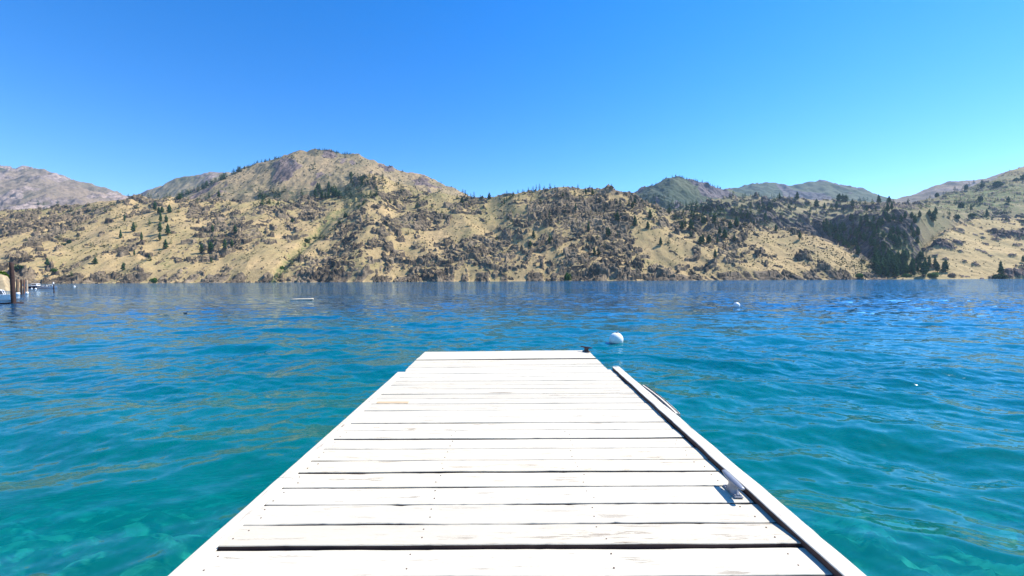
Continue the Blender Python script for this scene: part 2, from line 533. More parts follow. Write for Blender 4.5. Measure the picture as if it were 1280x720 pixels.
FR = lambda d: [(-200, d), (1500, d)]
front_shore = [(-200, 1180), (0, 1230), (200, 1290), (420, 1330), (640, 1300), (800, 1260), (960, 1270), (1098, 1340), (1500, 1360)]
front_crest_d = [(-200, 2000), (300, 2080), (430, 2300), (490, 2320), (560, 2150), (700, 1950), (830, 1800), (1000, 1600), (1060, 1490), (1098, 1400), (1500, 1420)]
front_crest_y = [(-200,262),(0,263),(60,259),(110,254),(160,247),(210,246),(250,249),(300,250),(350,249),(400,246),(430,234),(445,222),(460,216),(480,218),(495,227),(520,236),(560,243),(600,247),(630,244),(655,239),(680,235.5),(700,234),(745,235),(772,235),(790,241),(812,252),(835,262),(870,266),(910,274),(950,281),(1000,287),(1040,301),(1070,314),(1088,325),(1097,338),(1101,356),(1130,372),(1500,380)]
off = lambda pts, d: [(x, v + d) for x, v in pts]
hills('rocky_hillside', -200, 1130, 2000,
      [(off(front_shore, -60), -12.0), (off(front_shore, 0), 3.0), (front_crest_d, front_crest_y), (off(front_crest_d, 160), off(front_crest_y, 9)), (off(front_crest_d, 500), off(front_crest_y, 60))],
      [30, 420, 40, 16], M_front, disp_front, 2)

rc_y = [(1080, 375), (1098, 362), (1108, 349), (1122, 342), (1138, 330), (1150, 312), (1165, 297), (1182, 286), (1210, 277), (1240, 272), (1280, 272), (1500, 262)]
hills('dry_grass_hill', 1080, 1500, 640,
      [(FR(1310), -12.0), (FR(1350), 3.0), ([(1080, 1500), (1150, 1650), (1240, 1900), (1500, 2000)], rc_y), ([(1080, 1700), (1240, 2150), (1500, 2250)], off(rc_y, 8)), ([(1080, 2000), (1240, 2500), (1500, 2600)], off(rc_y, 50))],
      [20, 230, 30, 12], M_right, disp_right, 2)

pl_y = [(700,290),(760,275),(800,268),(840,261),(870,254),(900,247),(940,244),(960,246),(1000,248),(1050,250),(1100,253),(1135,253),(1165,247),(1190,241),(1215,234),(1240,224),(1262,214),(1280,207),(1330,190),(1500,160)]
wall_y = [(700,300),(800,290),(900,283),(980,281),(1020,281),(1045,275),(1065,268),(1110,265),(1150,271),(1200,268),(1280,262),(1500,250)]
hills('rocky_plateau', 700, 1500, 1150,
      [([(700, 1900), (960, 1800), (1040, 1750), (1100, 1430), (1150, 1440), (1500, 1700)], -12.0),
       ([(700, 2000), (960, 1950), (1040, 1850), (1100, 1470), (1135, 1480), (1160, 1560), (1500, 1900)], [(700, 330), (1000, 318), (1060, 330), (1100, 345), (1140, 344), (1200, 330), (1500, 330)]),
       ([(700, 2150), (960, 2080), (1040, 2080), (1100, 1800), (1150, 1760), (1240, 2150), (1500, 2250)], wall_y),
       ([(700, 2600), (960, 2500), (1100, 2700), (1200, 2900), (1280, 3200), (1500, 3400)], pl_y),
       ([(700, 2900), (1100, 3000), (1280, 3500), (1500, 3700)], off(pl_y, 20))],
      [16, 170, 130, 14], M_plat, disp_plateau, 3)

mn_y = [(120, 285), (180, 263), (220, 248), (245, 236), (275, 222), (300, 213), (330, 201.5), (350, 195.5), (372, 189.5), (395, 187), (420, 190), (445, 192.5), (465, 199), (485, 208), (505, 213), (530, 219), (552, 228), (575, 239), (590, 246), (610, 254), (650, 268), (700, 280)]
hills('grassy_mountain', 120, 700, 850,
      [([(120, 2350), (440, 2480), (700, 2350)], [(120, 300), (700, 290)]),
       ([(120, 2500), (420, 2700), (700, 2500)], [(120, 275), (300, 248), (430, 232), (560, 250), (700, 275)]),
       (FR(3300), mn_y), (FR(3600), off(mn_y, 6)), (FR(4200), off(mn_y, 60))],
      [40, 240, 20, 10], M_main, disp_far(70, 520, 301, -.18, .25,
      [(370, 215, 22, 10, .45), (350, 212, 14, 8, .3), (300, 230, 40, 10, .2), (435, 205, 16, 12, .25), (520, 232, 30, 8, .3)],
      [(440, 200, 16, 14, .5), (430, 240, 40, 8, .8), (420, 190, 40, 4, .9), (340, 242, 60, 8, .8), (320, 205, 40, 5, .5)]), 2)

a_y = [(-200, 214), (-80, 203), (0, 206), (20, 209), (40, 208.5), (58, 211), (80, 220), (110, 229), (140, 238), (158, 245), (200, 262), (260, 285)]
hills('far_scree_mountain', -200, 260, 520,
      [(FR(3300), [(-200, 300), (260, 300)]), (FR(5600), a_y), (FR(6200), off(a_y, 8)), (FR(7200), off(a_y, 60))],
      [260, 16, 8], M_farp, disp_far(190, 1000, 401, .0, -.05, (), [(20, 208, 60, 6, .9), (30, 258, 60, 9, .9), (110, 232, 20, 6, .5)]), 1)

b_y = [(120, 265), (150, 252), (180, 240), (205, 230), (232, 220.5), (262, 216), (290, 214.5), (330, 216), (400, 235)]
hills('far_brown_hill', 120, 400, 300,
      [(FR(3700), [(120, 300), (400, 300)]), (FR(5000), b_y), (FR(5400), off(b_y, 8)), (FR(6200), off(b_y, 60))],
      [150, 14, 8], M_farb, disp_far(90, 700, 501, -.12, .1, (), [(240, 222, 80, 5, .6)]), 1)

e_y = [(720, 275), (760, 258), (795, 240.5), (815, 231), (838, 220), (848, 220.5), (870, 226), (890, 232), (912, 237), (940, 246), (1000, 262)]
hills('wooded_peak', 720, 1000, 420,
      [(FR(3000), [(720, 300), (1000, 300)]), (FR(4100), e_y), (FR(4400), off(e_y, 6)), (FR(5000), off(e_y, 60))],
      [180, 14, 8], M_farg, disp_far(110, 620, 601, -.2, .2, [(900, 240, 30, 8, .5)], [(815, 240, 25, 14, 1.0), (850, 255, 60, 10, .6)]), 1)

f_y = [(840, 260), (880, 248), (905, 238), (925, 233), (940, 229.5), (960, 227.5), (985, 231.5), (1012, 228), (1035, 227), (1060, 231), (1080, 236.5), (1100, 244), (1120, 247), (1150, 247), (1200, 262)]
hills('far_blue_ridge', 840, 1200, 420,
      [(FR(4600), [(840, 300), (1200, 300)]), (FR(7000), f_y), (FR(7600), off(f_y, 8)), (FR(8800), off(f_y, 50))],
      [150, 14, 8], M_farg, disp_far(190, 1200, 701, -.15, .1, [(1050, 235, 40, 8, .3)], [(940, 240, 40, 10, .8)]), 1)

g_y = [(1060, 268), (1095, 254), (1125, 247.5), (1150, 240), (1170, 232), (1188, 226.5), (1210, 225.5), (1235, 222), (1300, 205), (1500, 165)]
hills('far_purple_ridge', 1060, 1500, 420,
      [(FR(3700), [(1060, 300), (1500, 300)]), (FR(5200), g_y), (FR(5600), off(g_y, 8)), (FR(6400), off(g_y, 50))],
      [140, 14, 8], M_farp, disp_far(90, 900, 801, -.1, -.05), 1)

def place(x, y, tol=1.6):
    """the first hillside met along this bearing and elevation"""
    v = float(vdir(x, y))
    for L in LAYERS:
        if not (L['x0'] + 2 < x < L['x1'] - 2): continue
        c = int(round((x - L['x0']) / (L['x1'] - L['x0']) * (L['nc'] - 1)))
        colv = L['V'][:, c]
        mx = colv.max()
        if mx < v - tol / FOC: continue
        r = int(np.argmax(colv >= v)) if mx >= v else int(np.argmax(colv))
        Y = L['Y'][r, c]
        return Vector((udir(x) * Y, Y, float(L['Z'][r, c]))), L['name']
    return None, None

# ------------------------------------------------------------------ lake bed and water
def bed_z(X, Y):
    return -1.1 - .34 * np.clip(Y - 1.0, 0, 40) - .06 * np.abs(X)
yb = np.concatenate([np.arange(-8, 25, .12), np.geomspace(25, 2200, 40)])
ub = np.concatenate([-np.geomspace(3, 1, 24) , np.linspace(-.98, .98, 260), np.geomspace(1, 3, 24)])
Yb = yb[:, None] + 0 * ub[None, :]
Xb = ub[None, :] * (Yb + 14)
def bed_full(X, Y):
    nr_ = np.clip(1 - (Y - 9) / 12, 0, 1)
    st = np.clip(1 - worley(X / .6, Y / .6, 900)[0] * 1.6, 0, 1) * sstep(.0, .25, fbm(X / 1.8, Y / 1.8, 3, 905))
    return np.minimum(np.maximum(bed_z(X, Y), -16) + nr_ * (fbm(X / 2.6, Y / 2.6, 4, 903) * .75 + st * .3), -.35)
Zb = bed_full(Xb, Yb)
bm_, nt, out = mat('lake_bed_stones')
geo = N(nt, 'ShaderNodeNewGeometry')
n1 = N(nt, 'ShaderNodeTexNoise', Scale=.8, Detail=4.0, Roughness=.6)
n2 = N(nt, 'ShaderNodeTexVoronoi', Scale=2.2)
nt.links.new(geo.outputs['Position'], n1.inputs['Vector']); nt.links.new(geo.outputs['Position'], n2.inputs['Vector'])
r1 = ramp(nt, n1.outputs['Fac'], [(.42, (.04, .07, .05)), (.5, (.25, .27, .16)), (.56, (.85, .80, .55))])
r2 = ramp(nt, n2.outputs['Distance'], [(0, (1.15, 1.15, 1.15)), (.7, (.55, .55, .55))])
mm = N(nt, 'ShaderNodeMix', data_type='RGBA', blend_type='MULTIPLY'); mm.inputs[0].default_value = 1
nt.links.new(r1.outputs[0], mm.inputs[6]); nt.links.new(r2.outputs[0], mm.inputs[7])
b = N(nt, 'ShaderNodeBsdfPrincipled', Roughness=.9)
nt.links.new(mm.outputs[2], b.inputs['Base Color']); nt.links.new(b.outputs[0], out.inputs['Surface'])
o = link_mesh('lake_bed', grid_mesh('lake_bed', Xb, Yb, Zb), bm_)
tag(o, kind='structure')

# water surface: rows get coarser with distance
APEX = 6.0
ys = [-5.4]
while ys[-1] < 1900:
    d = max(.5, ys[-1])
    st = .10 if ys[-1] < 1.2 else max(.021, .42 * d * d / (FOC * EYE))
    st = min(st, .05 * d + .05)
    ys.append(ys[-1] + st)
ys = np.array(ys)
us = np.concatenate([-np.geomspace(4, 1.32, 14)[:-1], np.linspace(-1.32, 1.32, 1350), np.geomspace(1.32, 4, 14)[1:]])
Yw = ys[:, None] + 0 * us[None, :]
Xw = us[None, :] * (Yw + APEX)
sp = np.gradient(ys)[:, None] + 0 * Xw
sp = np.maximum(sp, np.gradient(us)[None, :] * (Yw + APEX))
Zw = np.zeros_like(Xw)
rw = np.random.default_rng(3)
NW = 84
lam = np.geomspace(.14, 4.5, NW)
lost = np.zeros_like(Zw)
jx = Xw + .5 * fbm(Xw / 5., Yw / 5., 2, 950); jy = Yw + .5 * fbm(Xw / 5. + 40, Yw / 5., 2, 960)
for k in range(NW):
    ang = R(256) + rw.normal(0, .75 if lam[k] < .8 else .42)
    kx, ky = math.cos(ang) * 2 * math.pi / lam[k], math.sin(ang) * 2 * math.pi / lam[k]
    slope = .0225 * (1.0 if lam[k] < .35 else 1.15 if lam[k] < .8 else 1.2) * (.55 if lam[k] > 2.6 else 1)
    att = sstep(1.8, 3.6, lam[k] / sp)
    ph = rw.uniform(0, 2 * math.pi)
    Zw += att * slope * lam[k] / (2 * math.pi) * np.sin(kx * jx + ky * jy + ph)
    lost += (1 - att) ** 2 * slope * slope * .5
gust = .72 + .5 * fbm(Xw / 18., Yw / 22., 3, 970) + .3 * sstep(-6, 16, Xw)
Zw *= np.clip(gust, .35, 1.5)
depth = -bed_full(Xw, Yw)
wme = grid_mesh('water', Xw, Yw, Zw)
set_attr(wme, 'depth', depth)
set_attr(wme, 'unres', np.sqrt(lost) * np.clip(gust, .35, 1.5))

wm, nt, out = mat('lake_water')
L = nt.links
geo = N(nt, 'ShaderNodeNewGeometry')
ad = N(nt, 'ShaderNodeAttribute', attribute_name='depth')
au = N(nt, 'ShaderNodeAttribute', attribute_name='unres')
mp = N(nt, 'ShaderNodeMapping'); mp.inputs['Scale'].default_value = (.7, 1.5, 1.0); mp.inputs['Rotation'].default_value = (0, 0, R(-14))
L.new(geo.outputs['Position'], mp.inputs['Vector'])
def ripple(scale, detail, amp):
    n = N(nt, 'ShaderNodeTexNoise', Scale=scale, Detail=detail, Roughness=.55)
    L.new(mp.outputs[0], n.inputs['Vector'])
    v = N(nt, 'ShaderNodeVectorMath', operation='SUBTRACT'); v.inputs[1].default_value = (.5, .5, .5)
    L.new(n.outputs['Color'], v.inputs[0])
    w = N(nt, 'ShaderNodeVectorMath', operation='MULTIPLY')
    L.new(v.outputs[0], w.inputs[0])
    c = N(nt, 'ShaderNodeCombineXYZ')
    for i in (0, 1):
        if hasattr(amp, 'is_linked'): L.new(amp, c.inputs[i])
        else: c.inputs[i].default_value = amp
    L.new(c.outputs[0], w.inputs[1])
    return w.outputs[0]
def vadd(a, b_):
    n = N(nt, 'ShaderNodeVectorMath', operation='ADD')
    L.new(a, n.inputs[0]); L.new(b_, n.inputs[1]); return n.outputs[0]
tilt = vadd(vadd(ripple(24.0, 2.0, .14), ripple(7.0, 2.0, .20)), ripple(2.0, 3.0, mth(nt, 'ADD', mth(nt, 'MULTIPLY', au.outputs['Fac'], 7.0), .02)))
bf = N(nt, 'ShaderNodeVectorMath', operation='NORMALIZE')
L.new(vadd(geo.outputs['Normal'], tilt), bf.inputs[0])
fr = N(nt, 'ShaderNodeFresnel', IOR=1.40)
L.new(bf.outputs[0], fr.inputs['Normal'])
gl = N(nt, 'ShaderNodeBsdfGlossy')
gl.inputs['Color'].default_value = (.74, .91, 1, 1)
gl.inputs['Roughness'].default_value = .035
L.new(bf.outputs[0], gl.inputs['Normal'])
lw = N(nt, 'ShaderNodeLayerWeight', Blend=.5)
# path through the water: depth over the cosine of the refracted ray
inc = geo.outputs['Incoming']
dt = N(nt, 'ShaderNodeVectorMath', operation='DOT_PRODUCT')
L.new(inc, dt.inputs[0]); dt.inputs[1].default_value = (0, 0, 1)
c2 = mth(nt, 'POWER', mth(nt, 'ABSOLUTE', dt.outputs['Value']), 2.0)
cosr = mth(nt, 'SQRT', mth(nt, 'ADD', mth(nt, 'MULTIPLY', c2, .565), .435))
path = mth(nt, 'DIVIDE', ad.outputs['Fac'], cosr)
opac = mth(nt, 'SUBTRACT', 1.0, mth(nt, 'POWER', 2.718, mth(nt, 'MULTIPLY', path, -.165)), True)
body = N(nt, 'ShaderNodeBsdfDiffuse')
sh = ramp(nt, mth(nt, 'DIVIDE', ad.outputs['Fac'], 12.0), [(.08, (.0, .33, .28)), (.3, (.0, .17, .20)), (.9, (.002, .075, .175))])
L.new(sh.outputs[0], body.inputs['Color'])
tr = N(nt, 'ShaderNodeBsdfTransparent')
tint = ramp(nt, mth(nt, 'DIVIDE', ad.outputs['Fac'], 8.0), [(0, (.8, 1, 1)), (.25, (.25, .85, .8)), (1, (.02, .5, .6))])
L.new(tint.outputs[0], tr.inputs['Color'])
mx1 = N(nt, 'ShaderNodeMixShader')
L.new(opac, mx1.inputs[0]); L.new(tr.outputs[0], mx1.inputs[1]); L.new(body.outputs[0], mx1.inputs[2])
mx2 = N(nt, 'ShaderNodeMixShader')
L.new(fr.outputs[0], mx2.inputs[0]); L.new(mx1.outputs[0], mx2.inputs[1]); L.new(gl.outputs[0], mx2.inputs[2])
L.new(mx2.outputs[0], out.inputs['Surface'])
water = link_mesh('water', wme, wm)
tag(water, kind='structure')

# ------------------------------------------------------------------ the dock
def paint_mat(name, wood, c=(.60, .542, .425), wear=.5, seed=0.0, along_y=False):
    m, nt, out = mat(name)
    L = nt.links
    tc = N(nt, 'ShaderNodeTexCoord')
    oi = N(nt, 'ShaderNodeObjectInfo')
    mp = N(nt, 'ShaderNodeMapping'); mp.inputs['Scale'].default_value = (14.0, 1.2, 14.0) if along_y else (1.2, 14.0, 14.0)
    mp.inputs['Location'].default_value = (seed, seed, seed)
    L.new(tc.outputs['Object'], mp.inputs['Vector'])
    off_ = N(nt, 'ShaderNodeVectorMath', operation='ADD')
    L.new(mp.outputs[0], off_.inputs[0])
    cmb = N(nt, 'ShaderNodeCombineXYZ')
    for i in range(3): L.new(mth(nt, 'MULTIPLY', oi.outputs['Random'], 37.0 + 11 * i), cmb.inputs[i])
    L.new(cmb.outputs[0], off_.inputs[1])
    grain = N(nt, 'ShaderNodeTexNoise', Scale=2.4, Detail=8.0, Roughness=.72)
    L.new(off_.outputs[0], grain.inputs['Vector'])
    mpb = N(nt, 'ShaderNodeMapping'); mpb.inputs['Scale'].default_value = (2.2, 4.0, 4.0)
    L.new(off_.outputs[0], mpb.inputs['Vector'])
    blot = N(nt, 'ShaderNodeTexNoise', Scale=.55, Detail=6.0, Roughness=.65)
    L.new(off_.outputs[0], blot.inputs['Vector'])
    chips = N(nt, 'ShaderNodeTexNoise', Scale=6.5, Detail=3.0, Roughness=.55)
    L.new(mpb.outputs[0], chips.inputs['Vector'])
    base = ramp(nt, blot.outputs['Fac'], [(.3, tuple(x * .93 for x in c)), (.6, c), (.8, (c[0] * .98, c[1] * .93, c[2] * .82))])
    gr = ramp(nt, grain.outputs['Fac'], [(.385, (1, 1, 1)), (.42, (0, 0, 0))])
    chf = ramp(nt, chips.outputs['Fac'], [(.655 - .04 * wear, (0, 0, 0)), (.69 - .04 * wear, (1, 1, 1))])
    bl = ramp(nt, blot.outputs['Fac'], [(.48, (0, 0, 0)), (.66, (1, 1, 1))])
    w1 = mth(nt, 'MULTIPLY', gr.outputs[0], mth(nt, 'ADD', mth(nt, 'MULTIPLY', bl.outputs[0], .75), .25), True)
    w2 = mth(nt, 'MULTIPLY', chf.outputs[0], mth(nt, 'ADD', mth(nt, 'MULTIPLY', bl.outputs[0], .7), .15), True)
    wf = mth(nt, 'MAXIMUM', w1, w2)
    tone = ramp(nt, oi.outputs['Random'], [(0, (.93, .92, .90)), (.5, (1.04, 1.04, 1.03)), (1, (1.03, 1.0, .95))])
    tm = N(nt, 'ShaderNodeMix', data_type='RGBA', blend_type='MULTIPLY'); tm.inputs[0].default_value = 1
    L.new(base.outputs[0], tm.inputs[6]); L.new(tone.outputs[0], tm.inputs[7])
    colr = mixc(nt, mth(nt, 'MULTIPLY', wf, .9), tm.outputs[2], wood)
    b = N(nt, 'ShaderNodeBsdfPrincipled', Roughness=.62)
    b.inputs['Specular IOR Level'].default_value = .3
    L.new(colr, b.inputs['Base Color'])
    bp = N(nt, 'ShaderNodeBump', Strength=.5, Distance=.004)
    hh = mth(nt, 'SUBTRACT', grain.outputs['Fac'], mth(nt, 'MULTIPLY', wf, .6))
    L.new(hh, bp.inputs['Height'])
    L.new(bp.outputs[0], b.inputs['Normal'])
    L.new(b.outputs[0], out.inputs['Surface'])
    return m
M_paint = paint_mat('worn_white_paint', (.13, .08, .05))
M_paint2 = paint_mat('worn_white_paint_rail', (.20, .13, .09), (.60, .55, .45), 1.1, 5.0, True)
M_bare = paint_mat('bare_tan_patch', (.30, .20, .11), (.55, .40, .24), 1.0, 2.0)
M_wood = simple('dark_timber_and_side_shade', (.055, .030, .026), .8, 0, .4, 5.0, .4)  # frame timber; on board sides its dark tone also paints their shade
M_nail = simple('rusty_nail', (.16, .10, .07), .6, .5)
M_galv = simple('galvanised_metal', (.23, .245, .28), .45, .35, .15, 30.0, .15)

dock = empty('dock', (0, 0, EYE - 1.40))
dock.rotation_euler = (math.atan2(9, FOC), 0, 0)
tag(dock, 'long white painted plank dock with peeling paint reaching out over the lake', 'dock')

def plank_mesh(name, x0, x1, y0, y1, th=.042, zt=0.0, chip=.004, skew=0.0, sd=0, nx=90, end=.004, lift=0.0):
    """a sawn board along X with worn, uneven long edges and a rounded arris"""
    g = np.random.default_rng(1000 + sd)
    xs = np.linspace(x0, x1, nx)
    ph = g.uniform(0, 100)
    n0 = fbm(xs * 2.2 + ph, xs * 0 + sd * 3.1, 4, 40) * chip + np.minimum(0, fbm(xs * 9 + ph, xs * 0 + 7.7 + sd, 2, 44) + .35) * chip * -1.5
    n1 = fbm(xs * 2.2 + ph + 50, xs * 0 + sd * 3.1, 4, 41) * chip + np.minimum(0, fbm(xs * 9 + ph, xs * 0 + 3.3 + sd, 2, 46) + .35) * chip * 1.5
    zc = fbm(xs * .6 + ph, xs * 0 + sd, 2, 42) * .003
    sk = skew * (xs - (x0 + x1) / 2)
    e = g.uniform(-end, end, 2)
    xs = xs.copy(); xs[0] += e[0]; xs[-1] += e[1]
    a, bb = y0 + n0 + sk, y1 + n1 + sk
    bev = .005
    w = (bb - a)
    prof = [(a, zt + zc - th), (a, zt + zc - bev), (a + bev * .4, zt + zc - bev * .35), (a + bev, zt + zc), (a + w * .3, zt + zc + .0012), (a + w * .7, zt + zc + .0012),
            (bb - bev, zt + zc), (bb - bev * .4, zt + zc - bev * .35), (bb, zt + zc - bev), (bb, zt + zc - th)]
    m = len(prof)
    V = np.stack([np.stack([xs, p[0], p[1] + lift * (1 - (p[0] - a) / w) + 0 * xs], -1) for p in prof], 1).reshape(-1, 3)
    i = np.arange(nx - 1)[:, None] * m + np.arange(m)[None, :]
    jn = np.arange(nx - 1)[:, None] * m + (np.arange(m)[None, :] + 1) % m
    F = np.stack([i, i + m, jn + m, jn], -1).reshape(-1, 4)
    mb = MB()
    mb.v = [tuple(p) for p in V]
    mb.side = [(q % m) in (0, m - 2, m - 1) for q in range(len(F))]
    mb.f = [tuple(int(q) for q in f) for f in F] + [tuple(range(m)), tuple((nx - 1) * m + k for k in reversed(range(m)))]
    return mb

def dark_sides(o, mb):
    """bare timber on the sawn edges, their shade put into the colour"""
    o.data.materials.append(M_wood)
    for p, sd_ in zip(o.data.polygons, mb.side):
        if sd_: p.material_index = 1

gaps = [7.06, 6.782, 6.60, 6.411, 6.24, 6.048, 5.844, 5.636, 5.442, 5.253, 5.063, 4.853, 4.672, 4.488, 4.266, 4.084, 3.909, 3.728, 3.529, 3.336, 3.128, 2.935, 2.733, 2.530, 2.332, 2.123]
gapw = {6.782: .04, 3.529: .017, 2.935: .018, 2.733: .010, 2.123: .013, 2.53: .010, 3.909: .013, 5.844: .016, 4.853: .014, 4.488: .013, 7.06: .003, 6.60: .003, 4.084: .002}
y = 2.123
while y > -4:
    y -= random.uniform(.195, .21); gaps.append(y)
edges = [7.526] + gaps
NAIL = MB().cyl((0, 0, -.002), (0, 0, .0024), .0045, .0038, 8).mesh('nail'); NAIL.materials.append(M_nail)
for k in range(len(edges) - 1):
    far_, near_ = edges[k], edges[k + 1]
    gn, gf = gapw.get(near_, .008), gapw.get(far_, .008)
    y0, y1 = near_ + gn / 2, far_ - (gf / 2 if k else 0)
    end_part = near_ > 6.0
    xl, xr = (-1.515, 1.43) if end_part else (-1.494, 1.487)
    xr_end = xr + (random.uniform(-.012, .012) if not end_part else random.uniform(-.004, .004))
    sk = .022 if near_ > 6.7 else (.012 if near_ > 6.3 else random.uniform(-.0015, .0015))
    zt = random.uniform(-.0015, .0015)
    lift = {2.123: .017, 6.782: .010, 2.935: .004, 3.529: .003}.get(near_, 0)
    pb = plank_mesh('plank', xl, xr_end, y0, y1, .042, zt, .0048 if near_ != 2.332 else .008, sk, k, lift=lift)
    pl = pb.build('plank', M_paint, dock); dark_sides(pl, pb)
    for xn in (-1.44, -.48, .5, 1.38):
        if not (.6 < near_ < 3.6): continue
        for yy in (y0 + .05, y1 - .05):
            xx, yv = xn + random.uniform(-.025, .025), yy + random.uniform(-.012, .012)
            no = bpy.data.objects.new('nail', NAIL); col.objects.link(no); no.parent = pl
            no.location = (xx, yv, zt + lift * (y1 - yv) / (y1 - y0) + .001)
    if near_ == 4.488:      # a weathered tan patch where the paint is gone
        patch = plank_mesh('bare_board', -1.44, -1.10, 4.50, 4.565, .006, zt + .006, .004, 0, 99, 20)
        pb_ = patch.build('bare_board', M_bare, pl)
        pb_['label'] = 'bare tan wood sliver where the paint has gone'

def long_board(name, x0, x1, y0, y1, zt, th, m, sd, chip=.003):
    """a board lying along the dock"""
    mb = plank_mesh(name, y0, y1, -x1, -x0, th, zt, chip, 0, sd, 160)
    mb.v = [(-p[1], p[0], p[2]) for p in mb.v]
    me = mb.mesh(name)
    o = link_mesh(name, me, m, dock)
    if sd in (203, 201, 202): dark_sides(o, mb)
    return o
long_board('edge_board', -1.597, -1.4955, 2.87, 5.95, .001, .15, M_paint2, 201)
long_board('edge_board', -1.597, -1.4955, -4.0, 2.867, .002, .15, M_paint2, 202)
rail = long_board('curb_rail', 1.492, 1.602, -4.0, 6.05, .040, .038, M_paint2, 203, .0075)
# timber frame below the planks
fr_ = MB()
for xx in (-1.40, -.5, .5, 1.36):
    fr_.box((xx, 1.75, -.145), (.09, 11.3, .19), .004)
for yy in (-3.6, -.9, 1.5, 3.9, 5.7, 7.3):
    fr_.box((0, yy, -.30), (2.86, .09, .115), .004)
fr_.build('frame', M_wood, dock)
fa = long_board('fascia', 1.46, 1.59, -4.0, 6.02, -.004, .2, M_wood, 204)
MB().box((-.04, 7.49, -.165), (2.88, .045, .23), .004).build('fascia', M_wood, dock)
for xx in (-1.25, 1.2):
    for yy in (-2.5, 1.8, 6.4):
        p = MB()
        p.cyl((xx, yy, -6.5), (xx, yy, -.37), .13, .115, 16)
        p.build('pile', M_wood, dock, True)
# bumper strip bolted to the outside of the curb rail
bmp = plank_mesh('bumper', 4.06, 5.10, -1.672, -1.607, .10, .026, .003, 0, 311, 40)
bow = lambda yy: .014 * math.sin(math.pi * (yy - 4.06) / 1.04)
bmp.v = [(-p[1] + bow(p[0]), p[0], p[2] + .4 * bow(p[0])) for p in bmp.v]
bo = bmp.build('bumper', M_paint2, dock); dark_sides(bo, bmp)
M_rub = simple('black_rubber', (.03, .02, .02), .6)
for dx in (1.618, 1.655):
    gm = MB()
    gm.tube([((dx + bow(yy), yy, .028 + .4 * bow(yy)), (.0045, 0, 0), (0, 0, .005)) for yy in np.linspace(4.07, 5.09, 24)], 8)
    gm.build('rubber_bead', M_rub, bo)

M_cleat_shade = simple('shaded_cleat_metal', (.05, .036, .038), .55, .3, .3, 30.0, .2)  # darker copy of the cleat metal, shade put into its colour
def make_cleat(M_galv):
    c = empty('cleat')
    c.parent = dock
    h = MB()
    H = .088
    pr = [(-.124, .008, .004, .006), (-.118, .014, .008, .005), (-.09, .019, .0115, .002), (-.05, .022, .015, .0), (0, .0225, .0165, -.002), (.05, .022, .015, .0), (.09, .019, .0115, .002), (.118, .014, .008, .005), (.124, .008, .004, .006)]
    h.tube([((0, q[0], H - .012 + q[3]), (q[1], 0, 0), (0, 0, q[2])) for q in pr], 16)
    h.build('horn', M_galv, c, True)
    l = MB()
    l.tube([((0, 0, z), (a, 0, 0), (0, b_, 0)) for z, a, b_ in ((.008, .030, .074), (.018, .025, .060), (.032, .020, .048), (.048, .019, .044), (.062, .020, .052), (.080, .022, .066))], 18)
    l.build('pedestal', M_galv, c, True)
    b = MB()
    b.box((0, 0, .005), (.056, .155, .010), .003)
    for s in (-1, 1):
        b.cyl((.016, s * .062, .010), (.016, s * .062, .016), .007, .006, 6)
        b.cyl((-.016, s * .062, .010), (-.016, s * .062, .016), .007, .006, 6)
    b.build('base', M_galv, c)
    return c
cl = make_cleat(M_galv)
cl.location = (1.418, 2.645, .004)
cl.rotation_euler = (0, 0, R(-2))
cl2 = make_cleat(M_cleat_shade)
cl2.location = (1.375, 7.40, .004); cl2.rotation_euler = (0, 0, R(40)); cl2['label'] = 'cleat at the far corner, its shade put into the colour'

# ------------------------------------------------------------------ things on the water
M_white = simple('white_plastic', (.82, .82, .80), .45, 0, .06, 3.0)
M_blueband = simple('faded_dark_band', (.05, .06, .09), .5)
M_black = simple('black_fitting', (.03, .03, .035), .5)
M_navy = simple('navy_gelcoat', (.012, .016, .06), .25, 0, .1)
M_gel = simple('white_gelcoat', (.80, .80, .79), .25, 0, .05)
M_glass = simple('dark_windshield', (.03, .04, .05), .08, 0, .1, 4, 0, .6)
M_pile = simple('weathered_pile', (.20, .125, .075), .85, 0, .45, 3.0, .6)
M_pile_dark = simple('creosote_pile', (.036, .017, .013), .8, 0, .45, 3.0, .6)
M_pale = simple("bleached_wood", (.66, .54, .38), .8, 0, .2, 5.0, .3)

def buoy(px, py, r, label, tilt):
    p = water_pt(px, py)
    o = empty('mooring_buoy', (p.x, p.y, 0))
    o.rotation_euler = (R(tilt[0]), R(tilt[1]), 0)
    tag(o, label, 'buoy', 'white mooring buoys off the end of the dock')
    f = MB(); f.sphere((0, 0, r * .62), r, 32, 20)
    fo = f.build('float', M_white, o, True)
    s = MB(); s.tube([((0, 0, r * .62 + r * .015 * q), (r * w * 1.004, 0, 0), (0, r * w * 1.004, 0)) for q, w in ((-2.2, 1.0), (2.2, 1.0))], 32, False)
    s.build('seam', M_white, fo, True)
    e = MB(); e.cyl((0, 0, r * 1.58), (0, 0, r * 1.68), r * .26, r * .2, 14)
    e.tube([((math.cos(a) * r * .13, 0, r * 1.76 + math.sin(a) * r * .13), (math.cos(a) * r * .03, 0, math.sin(a) * r * .03), (0, r * .03, 0)) for a in np.linspace(-.3, math.pi + .3, 12)], 8)
    e.build('eye', M_galv, o, True)
    return o
buoy(769, 429.5, .19, 'larger white ball buoy floating just past the right corner of the dock', (5, 9))
buoy(921, 384.3, .20, 'smaller white ball buoy farther out on the open water to the right', (-4, -8))

